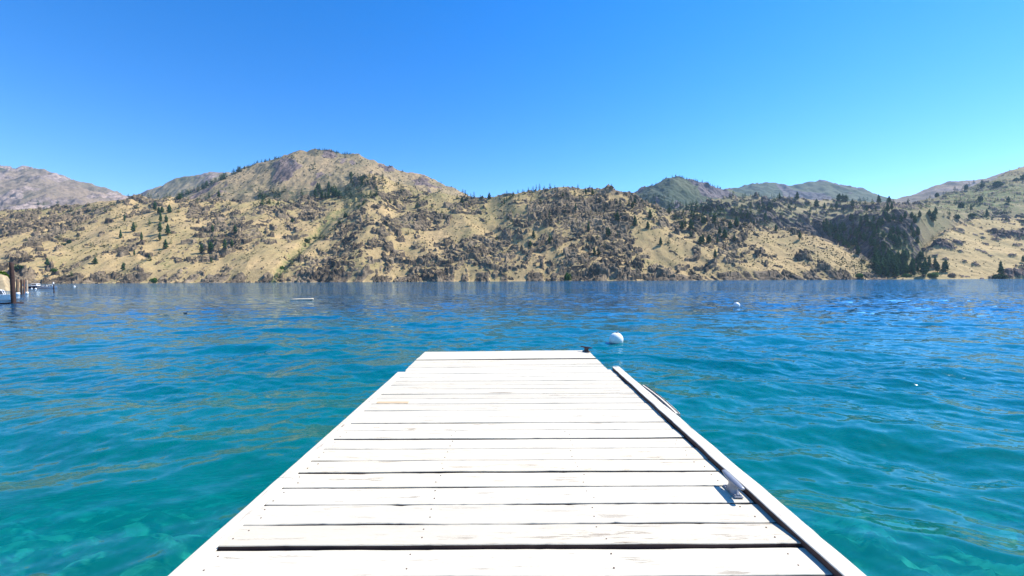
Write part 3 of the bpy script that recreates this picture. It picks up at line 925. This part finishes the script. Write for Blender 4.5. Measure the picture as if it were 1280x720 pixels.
# pale floating log
p = water_pt(377.5, 375.5)
lg = MB()
pts = [(-1.06, .05, .05), (-1.03, .09, .06), (-.7, .11, .07), (0, .12, .075), (.6, .11, .08), (1.0, .095, .095), (1.04, .04, .10)]
lg.tube([((a, .03 * math.sin(a * 2), z), (0, r_, 0), (0, 0, r_)) for a, r_, z in pts], 12)
o = lg.build('floating_log', M_pale, None, True)
o.location = (p.x, p.y, 0); o.rotation_euler = (0, R(-.8), R(4))
tag(o, 'bleached pale log lying flat on the open water at left', 'log')

# a dark waterbird
p = water_pt(231.5, 392.0)
db = empty('waterbird', (p.x, p.y, 0), R(20)); db.scale = (.75, .75, .75); tag(db, 'tiny dark waterbird sitting low on the water at left', 'bird')
k = MB()
k.tube([((-.14, 0, .06), (0, .012, 0), (0, 0, .010)), ((-.09, 0, .045), (0, .05, 0), (0, 0, .04)), ((0, 0, .03), (0, .075, 0), (0, 0, .06)), ((.08, 0, .035), (0, .06, 0), (0, 0, .05)),
        ((.115, 0, .075), (0, .030, 0), (0, 0, .03)), ((.125, 0, .12), (0, .024, 0), (0, 0, .022)), ((.13, 0, .155), (0, .03, 0), (0, 0, .028)), ((.155, 0, .175), (0, .03, 0), (0, 0, .026)), ((.185, 0, .17), (0, .018, 0), (0, 0, .015))], 14)
k.build('body', simple('dark_feathers', (.02, .022, .022), .7), db, True)
bk = MB(); bk.tube([((.18, 0, .168), (0, .012, 0), (0, 0, .009)), ((.225, 0, .16), (0, .010, 0), (0, 0, .003))], 8)
bk.build('beak', simple('bird_beak', (.25, .16, .05), .5), db)

def piling(px, y_base, y_top, w_px, m, label, lean=(0, 0), collar=False, group='wooden mooring piles at the left shore', cap=None):
    p = water_pt(px, y_base)
    h = (y_base - y_top) / FOC * p.y
    r = w_px / 2 / FOC * p.y / math.sqrt(1 + udir(px) ** 2)
    o = empty('mooring_pile', (p.x, p.y, 0))
    tag(o, label, 'pile', group)
    b = MB()
    n = 18
    rings = []
    for t in np.linspace(-.6, 1, 12):
        z = t * h
        rr = r * (1.06 - .1 * t) * (1 + random.uniform(-.03, .03))
        rings.append(((lean[0] * z, lean[1] * z, z), (rr, 0, 0), (0, rr, 0)))
    c = rings[-1]
    rings.append(((c[0][0], c[0][1], c[0][2] + r * .1), (r * .8, 0, 0), (0, r * .8, 0)))
    b.tube(rings, n)
    post = b.build('post', m, o, True)
    if collar:
        q = MB()
        q.tube([((0, 0, -.05), (r * 1.35, 0, 0), (0, r * 1.35, 0)), ((0, 0, .22), (r * 1.5, 0, 0), (0, r * 1.5, 0)), ((0, 0, .34), (r * 1.3, 0, 0), (0, r * 1.3, 0))], 18)
        q.build('float_collar', M_white, o, True)
    if cap:
        q = MB()
        q.tube([((lean[0] * h, lean[1] * h, h * .62), (r * 1.1, 0, 0), (0, r * 1.1, 0)), ((lean[0] * h, lean[1] * h, h * 1.02), (r * 1.1, 0, 0), (0, r * 1.1, 0)), ((lean[0] * h, lean[1] * h, h * 1.08), (r * .3, 0, 0), (0, r * .3, 0))], 14)
        q.build('cap', cap, o, True)
    return o
piling(17, 380, 328, 6.8, M_pile_dark, 'tallest dark brown pile, leaning a little to the left in front of the shorter ones', (-.055, 0))
piling(22, 368.5, 349, 4.4, M_pile, 'tan brown pile with a white float collar right behind the tallest pile', (0, 0), True)
piling(26.6, 368, 349.5, 3.0, M_pile_dark, 'short near black pile between two tan brown piles')
piling(30.2, 367, 350, 2.6, simple('red_brown_pile', (.17, .085, .055), .85, 0, .4, 3, .5), 'thin reddish brown pile beside the palest pile')
piling(33.6, 367.5, 350, 3.0, simple('sunlit_pile', (.42, .31, .21), .85, 0, .3, 3, .5), 'palest tan pile with a white float collar, nearest the moored boats', (0, 0), True)
piling(67.5, 366, 353.5, 1.7, M_pile_dark, 'slim dark marker post with a white top standing alone near the moored boats', (-.06, 0), False, None, M_white)
p = water_pt(16, 379.6)
fl = empty('mooring_float', (p.x - .1, p.y - .35, 0), R(3)); tag(fl, 'low dark timber float around the foot of the tallest pile', 'float')
b = MB(); b.box((0, -.25, .03), (1.15, .3, .18), .02); b.box((0, .62, .03), (1.15, .3, .18), .02); b.build('log_beam', M_pile_dark, fl)
b = MB(); b.box((-.47, .18, .035), (.2, .56, .14), .01); b.box((.5, .18, .035), (.2, .56, .14), .01); b.build('cross_beam', M_pile_dark, fl)

def boat(px, y_water, length, beam, free, hull_m, label, rz, cabin=None, shield=False, canopy=False, rail_=False):
    p = water_pt(px, y_water)
    o = empty('motorboat', (p.x, p.y, 0), rz)
    tag(o, label, 'boat', 'boats moored at the left shore')
    ns = 15
    b = MB()
    V, Fc = [], []
    prof_n = 9
    for i in range(ns):
        t = i / (ns - 1)
        x = (t - .5) * length
        w = beam / 2 * (1 - max(0, (t - .45) / .55) ** 2.4) * (.92 + .08 * min(1, t * 4))
        w = max(w, .02)
        sheer = free * (1 + .28 * t * t)
        keel = -.28 + .28 * max(0, (t - .6) / .4) ** 2 * 1.6
        for s in range(prof_n):
            a = s / (prof_n - 1) * 2 - 1
            yy = w * math.copysign(abs(a) ** .55, a) * (1 if abs(a) > .98 else .96)
            zz = keel + (sheer - keel) * abs(a) ** 2.2
            V.append((x, yy, zz))
    for i in range(ns - 1):
        for s in range(prof_n - 1):
            q = i * prof_n + s
            Fc.append((q, q + prof_n, q + prof_n + 1, q + 1))
    Fc.append(tuple(range(prof_n)))
    b.add(V, Fc)
    b.build('hull', hull_m, o, False)
    # deck with a cockpit well
    d = MB()
    top = [(V[i * prof_n], V[i * prof_n + prof_n - 1]) for i in range(ns)]
    vv = []
    for a, c in top:
        w2 = (c[1] - a[1]) / 2
        inner = w2 * .72
        z = a[2]
        vv += [(a[0], a[1] - .03, z + .03), (a[0], -inner, z + .05), (a[0], inner, z + .05), (a[0], c[1] + .03, z + .03), (a[0], a[1] - .03, z - .05), (a[0], c[1] + .03, z - .05)]
    ff = []
    for i in range(ns - 1):
        q, w_ = i * 6, i * 6 + 6
        ff += [(q, w_, w_+1, q+1), (q+2, w_+2, w_+3, q+3), (q+4, w_+4, w_, q), (q+3, w_+3, w_+5, q+5)]
        if i > ns * .55 or i == 0: ff.append((q+1, w_+1, w_+2, q+2))
    d.add(vv, ff)
    for i in (3, 6):
        d.box((top[i][0][0], -.35, free * .75), (.5, .5, .5), .06); d.box((top[i][0][0], .35, free * .75), (.5, .5, .5), .06)
    d.build('deck', M_gel, o)
    if shield:
        s = MB()
        x = length * .08
        z = free * 1.1
        wv = beam * .36
        P = [(x, -wv, z), (x + .35, -wv * .6, z), (x + .35, wv * .6, z), (x, wv, z), (x - .25, -wv * .95, z + .5), (x - .02, -wv * .55, z + .52), (x - .02, wv * .55, z + .52), (x - .25, wv * .95, z + .5)]
        s.add(P, [(0, 1, 5, 4), (1, 2, 6, 5), (2, 3, 7, 6)])
        w = s.build('windshield', M_glass, o)
        g_ = MB()
        for a_, c_ in ((4, 5), (5, 6), (6, 7), (0, 4), (1, 5), (2, 6), (3, 7)): g_.cyl(P[a_], P[c_], .03, .03, 6)
        g_.build('frame', M_gel, w)
    if cabin:
        c = MB()
        c.box((-.02 * length, 0, free + .42), (length * .34, beam * .66, .9), .1)
        cb = c.build('cabin', M_gel, o)
        w = MB()
        for s in (-1, 1): w.box((-.02 * length, s * beam * .335, free + .58), (length * .26, .02, .34), .005)
        w.box((.151 * length, 0, free + .58), (.02, beam * .5, .34), .005)
        w.build('window', M_glass, cb)
    if canopy:
        c = MB()
        c.box((-length * .14, 0, free + 1.35), (length * .36, beam * .8, .07), .03)
        cc = c.build('canopy', canopy, o)
        for s in (-1, 1):
            for xx in (-.29, .02):
                q = MB(); q.cyl((xx * length, s * beam * .36, free * .9), (xx * length, s * beam * .36, free + 1.33), .025, .025, 8)
                q.build('pole', M_galv, cc)
    m_ = MB()
    m_.box((-length / 2 - .18, 0, free * .8), (.35, .34, .45), .06)
    m_.box((-length / 2 - .2, 0, .05), (.18, .14, 1.0), .03)
    m_.build('outboard_motor', M_black, o)
    if rail_:
        q = MB()
        pts = [(length * t, 0, 0) for t in (.1,)]
        for s in (-1, 1):
            pp = [(length * .12, s * beam * .42, free * 1.12 + .3), (length * .3, s * beam * .36, free * 1.2 + .33), (length * .44, s * beam * .16, free * 1.28 + .33), (length * .485, 0, free * 1.28 + .33)]
            for a_, c_ in zip(pp, pp[1:]): q.cyl(a_, c_, .018, .018, 6)
            for a_ in pp[:3]: q.cyl(a_, (a_[0], a_[1], a_[2] - .36), .015, .015, 6)
        q.build('bow_rail', M_galv, o)
    return o
boat(-9, 376, 6.0, 1.9, .5, M_gel, 'white motorboat with a bow rail cut off by the left edge of the photo', R(-14), None, True, False, True)
boat(45, 360.4, 5.4, 2.0, .75, M_navy, 'navy hulled motorboat with a white cabin moored beyond the piles', R(8), True, False)
boat(61, 360.9, 6.0, 2.1, .62, M_gel, 'low white open motorboat moored beside the slim marker post', R(-6), None, True, False)
for i, (px, py, r, lb) in enumerate([(93, 358.6, .36, 'small white float alone on the water right of the moored boats'), (39.5, 361.0, .2, 'tiny white float beside the stern of the navy boat'), (44.6, 361.4, .24, 'tiny white float in front of the middle of the navy boat')]):
    p = water_pt(px, py)
    o = empty('marker_float', (p.x, p.y, 0)); tag(o, lb, 'float', 'small white floats near the moored boats')
    f = MB(); f.sphere((0, 0, r * .5), r, 18, 12); f.build('ball', M_white, o, True)
    f = MB(); f.cyl((0, 0, r * 1.45), (0, 0, r * 1.7), r * .16, r * .12, 8); f.build('eye', M_galv, o)

# near bank at the far left, with its bush
bx = np.linspace(0, 1, 90) ** 1.6; by = np.linspace(0, 1, 60)
BX, BY = np.meshgrid(bx, by)
pY = 96 + 60 * BY
pX = -1.193 * pY - 70 * BX - 1.2 * fbm(pY / 9, BX * 0, 3, 79) + .6 + 4 * (BY > .9)
BZ = -1.2 + np.minimum(1.3 * 70 * BX, 3.0 + .10 * 70 * BX) * np.clip(BY * 12, 0, 1) * np.clip((1 - BY) * 8, 0, 1) * 1.5 + .5 * fbm(pX / 5, pY / 5, 4, 77) * np.clip(BX * 20, 0, 1)
me = grid_mesh('sandy_bank', pX, pY, BZ)
o = link_mesh('sandy_bank', me, simple('sandy_soil', (.34, .26, .15), .95, 0, .45, .5, .8)); tag(o, kind='structure')

# ------------------------------------------------------------------ vegetation
def leaf_mat(name, a, b_, trans=.15):
    m, nt, out = mat(name)
    oi = N(nt, 'ShaderNodeObjectInfo')
    geo = N(nt, 'ShaderNodeNewGeometry')
    r = ramp(nt, geo.outputs['Random Per Island'], [(0, a), (1, b_)])
    d = N(nt, 'ShaderNodeBsdfDiffuse'); t = N(nt, 'ShaderNodeBsdfTranslucent')
    nt.links.new(r.outputs[0], d.inputs['Color']); nt.links.new(r.outputs[0], t.inputs['Color'])
    mx = N(nt, 'ShaderNodeMixShader'); mx.inputs[0].default_value = trans
    nt.links.new(d.outputs[0], mx.inputs[1]); nt.links.new(t.outputs[0], mx.inputs[2])
    nt.links.new(mx.outputs[0], out.inputs['Surface'])
    return m
M_needle = leaf_mat('pine_needles', (.026, .068, .026), (.075, .135, .045))
M_bark = simple('pine_bark', (.13, .075, .05), .9, 0, .3, 1.0)
M_leaf = leaf_mat('shrub_leaves', (.05, .11, .02), (.11, .20, .04), .25)
M_leafd = leaf_mat('dark_leaves', (.025, .055, .022), (.05, .09, .03), .2)
M_sage = leaf_mat('sagebrush_leaves', (.035, .045, .022), (.085, .10, .042), .1)

def pine_crown(seed, n_lev=11, per=9, slim=.17, bare=.14, quad=True):
    g = np.random.default_rng(seed)
    V, F = [], []
    for l in range(n_lev):
        t = l / (n_lev - 1)
        z = bare + (1 - bare) * (t ** .92) * .97
        rad = slim * (1 - t) ** .75 * (1 - .35 * math.exp(-t * 9)) * g.uniform(.78, 1.15) + .012
        for k in range(per):
            if g.random() < .07: continue
            a = 2 * math.pi * (k / per + g.uniform(-.06, .06) + l * .37)
            rr = rad * g.uniform(.6, 1.2)
            w = rad * g.uniform(.6, .95) + .012
            dz = -.35 * rr + g.uniform(-.02, .02)
            c, s = math.cos(a), math.sin(a)
            th = .028 * g.uniform(.8, 1.5)
            b0 = len(V)
            # a drooping bough with top and underside: 5 corner clump
            V += [(0.12*rr*c, 0.12*rr*s, z + th), (.6*rr*c - w*.6*s, .6*rr*s + w*.6*c, z + dz*.45), (rr*c, rr*s, z + dz), (.6*rr*c + w*.6*s, .6*rr*s - w*.6*c, z + dz*.45), (.55*rr*c, .55*rr*s, z + dz*.3 + th*1.3), (.5*rr*c, .5*rr*s, z + dz*.6 - th)]
            F += [(b0, b0+3, b0+4), (b0, b0+4, b0+1), (b0+4, b0+3, b0+2), (b0+1, b0+4, b0+2), (b0, b0+1, b0+5), (b0, b0+5, b0+3), (b0+5, b0+1, b0+2), (b0+5, b0+2, b0+3)]
    b0 = len(V)
    V += [(-.012, 0, .93), (.012, .006, .93), (0, -.012, .93), (0, 0, 1.0)]
    F += [(b0, b0+1, b0+3), (b0+1, b0+2, b0+3), (b0+2, b0, b0+3)]
    return np.array(V), np.array(F)
CROWNS = []
for i, (sl, br) in enumerate([(.15, .13), (.19, .10), (.12, .16), (.17, .2), (.22, .12)]):
    V, F = pine_crown(60 + i, 11, 9, sl, br)
    me = np_mesh('crown', V, F); me.materials.append(M_needle)
    CROWNS.append(me)
LOW = [pine_crown(80 + i, 6, 5, s, .08) for i, s in enumerate((.16, .2, .14))]
tk = MB(); tk.tube([((0, 0, -.12), (.019, 0, 0), (0, .019, 0)), ((.004, 0, .4), (.013, 0, 0), (0, .013, 0)), ((0, 0, .93), (.003, 0, 0), (0, .003, 0))], 6)
TRUNK = tk.mesh('trunk', True); TRUNK.materials.append(M_bark)

def leafball(seed, n, sx, sy, sz, leaf, lobes=5):
    g = np.random.default_rng(seed)
    C = g.normal(0, 1, (lobes, 3)); C /= np.linalg.norm(C, axis=1)[:, None]
    C *= g.uniform(.15, .55, (lobes, 1)); C[:, 2] = np.abs(C[:, 2]) * .9 + .1
    rl = g.uniform(.4, .6, lobes)
    i = g.integers(0, lobes, n)
    d = g.normal(0, 1, (n, 3)); d /= np.linalg.norm(d, axis=1)[:, None]
    P = C[i] + d * (rl[i] * g.uniform(.7, 1.05, n))[:, None]
    P[:, 2] = np.abs(P[:, 2])
    P *= np.array([sx, sy, sz]) * .8
    a = g.normal(0, 1, (n, 3)); b2 = g.normal(0, 1, (n, 3))
    a /= np.linalg.norm(a, axis=1)[:, None]; b2 -= a * (a * b2).sum(1)[:, None]; b2 /= np.linalg.norm(b2, axis=1)[:, None]
    s = leaf * g.uniform(.6, 1.4, (n, 1))
    V = np.stack([P - a * s, P + b2 * s * .7, P + a * s, P - b2 * s * .7], 1).reshape(-1, 3)
    return V, np.arange(4 * n).reshape(-1, 4)
BUSH = []
for i in range(4):
    V, F = leafball(200 + i, 420, 1, 1, 1, .13, 6)
    BUSH.append(np_mesh('foliage', V, F))
STEM = MB()
for a in range(5):
    t = a * 1.257
    STEM.cyl((.05 * math.cos(t), .05 * math.sin(t), -.15), (.35 * math.cos(t), .35 * math.sin(t), .55), .035, .012, 6)
STEM_ME = STEM.mesh('stem'); STEM_ME.materials.append(M_bark)

ZONES = {
 'lone': ('dark slender pine standing apart on the dry grass of the left hillside', 'pines on the left hillside'),
 'ledge': ('dark pine on the ledge line below the grassy mountain', 'pines below the grassy mountain'),
 'ridge': ('small dark pine in the line climbing the left ridge of the grassy mountain', 'pines on the mountain ridge'),
 'sky': ('small pine on the skyline of the rocky middle hill', 'pines on the middle skyline'),
 'mid': ('dark pine among the rocks of the middle hillside', 'pines on the middle hillside'),
 'saddle': ('dark pine in the saddle below the wooded peak', 'pines below the wooded peak'),
 'plateau': ('dark pine on the rocky plateau at right', 'pines on the right plateau'),
 'canyon': ('dark pine in the shaded canyon at right', 'pines in the canyon'),
 'grove': ('tall dark pine in the lakeside grove at the canyon mouth', 'pines in the lakeside grove'),
 'rslope': ('dark pine on the slope at the right edge', 'pines on the right slope'),
 'peak': ('tiny pine on the crest of a far peak', 'pines on far crests'),
}
def zone_of(x, y, h):
    if x < 330 and y > 250: return 'lone'
    if x < 400 and y < 232: return 'ridge'
    if x < 330: return 'ledge'
    if x < 480: return 'ledge' if y < 262 else 'mid'
    if 600 < x < 775 and y < 248: return 'sky'
    if x < 800: return 'mid' if y > 225 else 'ridge'
    if x < 900 and y < 238: return 'peak'
    if x < 905 and y >= 262: return 'saddle'
    if x < 1035: return 'plateau' if y < 282 else 'saddle'
    if 1090 < x < 1186 and y > 328: return 'grove'
    if x < 1160 and y > 268: return 'canyon'
    if x < 1120: return 'plateau'
    return 'rslope'

T = """156 277 8,151 298 9,129 308 5,120 321 5,119 330 7,154 338 8,59 332 8,75 300 6,33 301 4,89 345 5,114 309 5,167 290 10,170 284 6,187 280 6,201 277 10,200 292 12,200 301 9,208 278 8,210 294 12,214 305 6,177 302 9,207 311 10,200 317 6,168 320 7,252 317 10,262 315 11,264 315 10,281 313 11,290 309 8,264 329 7,187 326 6,266 291 8,294 292 9,171 261 6,194 264 10,199 267 7,203 266 7,212 266 9,247 254 6,288 256 6,236 251 4,
161 247 3,178 246 4,186 246 5,189 246 4,198 246 4,206 247 4,209 247 5,213 247 5,262 247 6,266 246 4,274 245 7,281 245 5,258 248 4,394 206 4,392 212 5,388 212 3,417 219 3,412 229 3,411 223 3,431 250 6,386 253 4,389 246 4,348 256 6,342 254 3,504 215 3,552 229 2,570 238 3,579 241 4,582 246 6,585 249 6,593 248 6,589 246 4,601 249 5,603 249 4,612 249 7,617 246 2,634 244 4,549 240 6,578 254 7,572 249 6,540 261 6,522 260 6,495 256 5,488 254 6,530 250 3,505 240 6,502 242 5,517 246 5,514 240 4,509 249 6,606 266 3,590 268 3,631 256 7,634 249 4,499 231 4,496 232 4,502 235 5,
642 246 5,648 241 4,654 241 4,661 240 5,667 239 6,671 237 5,675 237 6,681 237 4,688 236 6,694 236 4,705 235 3,723 235 4,738 236 4,757 237 3,765 236 5,772 235 3,719 244 5,733 244 7,741 244 8,771 255 5,786 256 6,794 255 7,791 260 7,772 276 9,794 283 11,720 264 8,676 254 5,712 249 4,709 249 4,736 290 10,759 295 8,761 296 10,667 296 7,663 309 7,743 320 9,668 297 6,687 304 8,
864 287 11,853 286 8,857 285 8,867 281 4,850 280 5,810 286 8,813 274 10,837 266 6,878 280 7,881 279 7,893 280 11,897 280 6,913 286 9,921 284 10,957 277 10,917 244 5,913 244 4,929 245 4,932 247 5,939 245 3,944 246 4,949 247 5,952 248 3,942 252 3,931 253 3,826 307 9,836 304 6,864 296 6,876 306 9,879 305 10,886 304 9,897 304 8,906 299 10,918 301 7,894 324 10,900 293 7,884 332 4,
965 247 5,968 247 4,975 250 7,973 250 5,987 248 4,997 249 8,994 248 4,1021 259 8,1031 263 7,1040 262 6,1046 261 8,1048 252 7,1050 252 7,1052 252 6,1054 252 7,1056 252 6,1058 252 7,1060 251 5,1052 260 4,1060 257 4,1063 257 4,1066 260 8,1075 250 6,1076 257 4,1082 256 5,1080 250 5,1085 250 4,1091 257 6,1099 256 9,1101 256 5,1109 256 5,1112 255 8,1117 254 4,978 271 6,995 261 5,1008 260 6,1012 271 6,988 262 5,1084 266 7,970 289 7,1000 300 9,1110 265 9,1115 265 8,1106 263 6,
1180 246 5,1183 246 5,1163 246 3,1151 248 3,1194 239 6,1197 242 4,1207 239 9,1209 240 7,1205 239 6,1212 232 6,1218 229 5,1223 238 6,1212 252 5,1217 258 6,1261 255 7,1195 256 6,1162 259 6,1214 265 7,1234 272 9,1230 272 5,1187 272 6,1180 271 4,1162 271 8,1170 270 9,1167 278 12,1150 272 7,1279 276 5,1147 294 9,1166 300 6,1265 289 4,1255 291 4,1169 336 13,1172 341 11,1179 341 11,1182 340 13,1154 346 15,1159 340 9,1251 344 14,1279 329 8,1141 335 10"""
trees = []
for s in T.replace('\n', '').split(','):
    if s.strip():
        a, b_, c = s.split()
        trees.append((float(a), float(b_), float(c)))
rt = random.Random(11)
def line(pts, n, h0, h1, jx=1.5, jy=1.2):
    P = np.array(pts, float)
    d = np.concatenate([[0], np.cumsum(np.hypot(*np.diff(P, axis=0).T))])
    for k in range(n):
        s = rt.random() * d[-1]
        trees.append((float(np.interp(s, d, P[:, 0])) + rt.uniform(-jx, jx), float(np.interp(s, d, P[:, 1])) + rt.uniform(-jy, jy), rt.uniform(h0, h1)))
def patch(n, x0, x1, f0, f1, h0, h1):
    for k in range(n):
        x = rt.uniform(x0, x1)
        trees.append((x, rt.uniform(f0(x) if callable(f0) else f0, f1(x) if callable(f1) else f1), rt.uniform(h0, h1)))
line([(218, 251), (240, 241), (262, 232), (285, 221), (300, 214)], 52, 4, 7)          # tree line climbing the left ridge
line([(300, 214), (322, 204), (352, 197)], 26, 2, 3.4, 1, .5)
line([(388, 188), (400, 187.5), (420, 190), (440, 193)], 30, 1.6, 3, 1, .6)
patch(30, 394, 428, 236, 249, 5, 8.5)
patch(16, 322, 378, 239, 247, 4, 6.5)
patch(14, 318, 338, 245, 256, 4, 7)
patch(40, 436, 484, 219, 236, 3.5, 6)
patch(22, 428, 472, 236, 248, 4, 6)
line([(468, 245), (455, 256), (443, 262), (425, 280), (405, 297), (385, 303), (362, 335), (345, 349)], 60, 2.5, 5, 3, 2)
line([(838, 221), (848, 221), (870, 227), (905, 236)], 34, 1.8, 3.2, 1, .5)
line([(800, 240), (838, 221)], 20, 1.4, 2.4, 1, .8)
patch(150, 835, 965, lambda x: 254 if x < 900 else 256, lambda x: 276 + (x - 835) * .06, 4, 6.5)
patch(60, 800, 842, 244, 262, 2.0, 3.2)
patch(180, 1030, 1150, lambda x: 272 if x > 1060 else 284, lambda x: min(344, 292 + (x - 1030) * .72), 5, 9)
patch(64, 1094, 1132, lambda x: 326, 347, 10, 17)
patch(30, 1132, 1162, 322, 346, 6, 10)
patch(26, 480, 640, 244, 300, 3, 5)
patch(36, 960, 1120, 252, 270, 3, 5)
patch(26, 1130, 1280, 250, 275, 3, 5)
patch(36, 640, 800, 240, 320, 3.5, 6)
patch(26, 60, 330, 262, 330, 3, 5.5)
patch(16, 20, 160, 252, 266, 3, 5)

spots = []
for (x, y, h) in trees:
    p, ln = place(x, y)
    if p is None or p.z < 1.0: continue
    H = h / FOC * p.y * 1.25
    H = min(H, 50)
    spots.append((h, x, y, p, H))
spots.sort(key=lambda s: -s[0])
N_IND = 296
for (h, x, y, p, H) in spots[:N_IND]:
    lb, gp = ZONES[zone_of(x, y, h)]
    o = empty('pine_tree', p, rt.uniform(0, 6.28))
    tag(o, lb, 'tree', gp)
    w = rt.uniform(1.4, 1.95) * (1.0 if h > 5 else 1.15)
    o.scale = (H * w, H * w, H)
    c = bpy.data.objects.new('crown', rt.choice(CROWNS)); col.objects.link(c); c.parent = o
    t = bpy.data.objects.new('trunk', TRUNK); col.objects.link(t); t.parent = o
VV, FF, nb = [], [], 0
for (h, x, y, p, H) in spots[N_IND:]:
    V, F = LOW[rt.randrange(3)]
    a = rt.uniform(0, 6.28)
    c_, s_ = math.cos(a), math.sin(a)
    w = H * rt.uniform(1.9, 2.7)
    W = np.stack([(V[:, 0] * c_ - V[:, 1] * s_) * w + p.x, (V[:, 0] * s_ + V[:, 1] * c_) * w + p.y, V[:, 2] * H + p.z - .5], -1)
    VV.append(W); FF.append(F + nb); nb += len(V)
o = link_mesh('pine_forest', np_mesh('pine_forest', np.concatenate(VV), np.concatenate(FF)), M_needle)
tag(o, 'scattered small dark pines over the far slopes and the canyon', 'forest', None, 'stuff')

# rounded broadleaf trees and shrubs one can tell apart
def shrub(x, y, wpx, hpx, m, label, name='shrub', group=None, at=None, cat='shrub'):
    p = at if at is not None else place(x, y)[0]
    if p is None: return
    o = empty(name, p, rt.uniform(0, 6.28))
    tag(o, label, cat, group)
    W, H = wpx / 2 / FOC * p.y, hpx / FOC * p.y
    o.scale = (W, W, H)
    me = rt.choice(BUSH).copy(); me.materials.append(m)
    c = bpy.data.objects.new('crown' if name != 'shrub' else 'foliage', me); col.objects.link(c); c.parent = o
    t = bpy.data.objects.new('trunk' if name != 'shrub' else 'stem', STEM_ME); col.objects.link(t); t.parent = o
for a in [(1247, 233, 14, 9, M_leafd, 'widest round dark tree high on the right slope'), (1229, 236, 8, 6, M_leafd, 'small round dark tree left of the widest one on the right slope'),
          (1271, 227, 9, 6, M_leafd, 'round dark tree near the right edge just below the ridge'), (1279, 225, 7, 8, M_leafd, 'round dark tree cut by the right edge of the photo'),
          (1226, 252, 8, 8, M_leafd, 'round dark tree standing alone below the others on the right slope'), (1172, 246, 7, 7, M_leafd, 'round dark tree at the left end of the right slope skyline'),
          (1202, 260, 9, 10, M_leafd, 'broad dark tree clump in the middle of the right slope'), (1215, 271, 12, 5, M_leafd, 'low wide dark tree clump at the brow of the tan hill'), (1197, 274, 10, 8, M_leafd, 'leaning dark tree clump above the tan hill')]:
    shrub(*a, name='broadleaf_tree', group='round trees on the right slope', cat='tree')
for a in [(710, 350, 12, 13, M_leaf, 'bright green shrub on the shore below the rocky middle hill'), (192, 353, 11, 8, M_leaf, 'green shrub on the shore below the left hillside'),
          (1073, 347, 14, 7, M_leaf, 'wide green shrub at the foot of the tan slope left of the grove'), (1133, 346, 16, 5, M_leaf, 'low light green shrub on the shore right of the grove'),
          (1165, 346, 18, 7, M_leaf, 'wide light green shrub beneath the lakeside pines at right'), (1190, 346, 12, 6, simple('dry_brush', (.28, .20, .13), .9), 'dry brown shrub on the shore at the right end of the green shrubs'),
          (1250, 348, 22, 7, M_leafd, 'low dark shrub under the big pine near the right edge'), (87, 304, 7, 6, M_leafd, 'green shrub on the bare grass of the left hillside'), (80, 307, 6, 4, M_leafd, 'smaller green shrub just left of the one on the bare grass'),
          (68, 341, 11, 5, M_leaf, 'pale green shrub low on the left hillside above the moored boats'), (352, 336, 8, 5, M_leaf, 'green shrub low in the draw above the lake'), (383, 303, 8, 7, M_leafd, 'dark green shrub where the draw bends'),
          (432, 272, 8, 8, M_leafd, 'green shrub high in the draw'), (366, 278, 6, 7, M_leafd, 'small dark green shrub left of the rock outcrop beside the draw')]:
    shrub(*a, group='shrubs on the far shore slopes')
d = 128.
shrub(0, 0, 30, 15, M_leaf, 'bright green bush on the near bank behind the tallest pile', at=Vector((udir(1) * d, d, EYE + d * float(vdir(1, 349)))))
shrub(25, 337, 15, 8, M_leafd, 'darker green bush just right of the tallest pile at the foot of the hillside')

# sagebrush scattered on the slopes: nobody could count it
g = np.random.default_rng(5)
oct_v = np.array([(1, 0, .25), (0, 1, .25), (-1, 0, .25), (0, -1, .25), (.3, .1, 1), (-.2, -.3, .85)], float)
oct_f = np.array([(0, 1, 4), (1, 2, 4), (2, 5, 4), (2, 3, 5), (3, 0, 5), (0, 4, 5), (0, 3, 2), (0, 2, 1)])
VV, FF, nb = [], [], 0
for li, n_ in ((0, 24000), (1, 1800), (2, 6000), (3, 3500)):
    Lr = LAYERS[li]
    nr_, nc_ = Lr['Y'].shape
    rr = g.integers(20, int(nr_ * .9), n_); cc = g.integers(2, nc_ - 2, n_)
    Yp = Lr['Y'][rr, cc]; Zp = Lr['Z'][rr, cc]
    xs_ = Lr['x0'] + (Lr['x1'] - Lr['x0']) * cc / (nc_ - 1)
    Xp = udir(xs_) * Yp
    dens = fbm(Xp / 90., Yp / 120., 3, 333)
    k = (dens > g.uniform(-.5, .5, n_)) & (Zp > 4)
    for X_, Y_, Z_ in zip(Xp[k], Yp[k], Zp[k]):
        s = g.uniform(1.0, 3.6) * Y_ / 1700
        W = oct_v * (s, s, s * g.uniform(.8, 1.3)) * g.uniform(.7, 1.3, (6, 1)) + (X_, Y_, Z_ - .3)
        VV.append(W); FF.append(oct_f + nb); nb += 6
o = link_mesh('sagebrush', np_mesh('sagebrush', np.concatenate(VV), np.concatenate(FF)), M_sage)
tag(o, 'low grey green sagebrush dotted over the dry slopes', 'brush', None, 'stuff')

# ------------------------------------------------------------------ air between the dock and the far mountains
HAZE = True
if HAZE:
    hb = MB(); hb.box((0, 3500, 890), (26000, 13000, 1830))
    hm, nt, out = mat('blue_air')
    pv = N(nt, 'ShaderNodeVolumePrincipled')
    pv.inputs['Color'].default_value = (.50, .74, 1.0, 1)
    pv.inputs['Density'].default_value = 2.4e-5
    pv.inputs['Anisotropy'].default_value = .2
    nt.links.new(pv.outputs[0], out.inputs['Volume'])
    o = hb.build('haze', hm)
    tag(o, 'thin bluish summer air over the lake', 'haze', None, 'stuff')
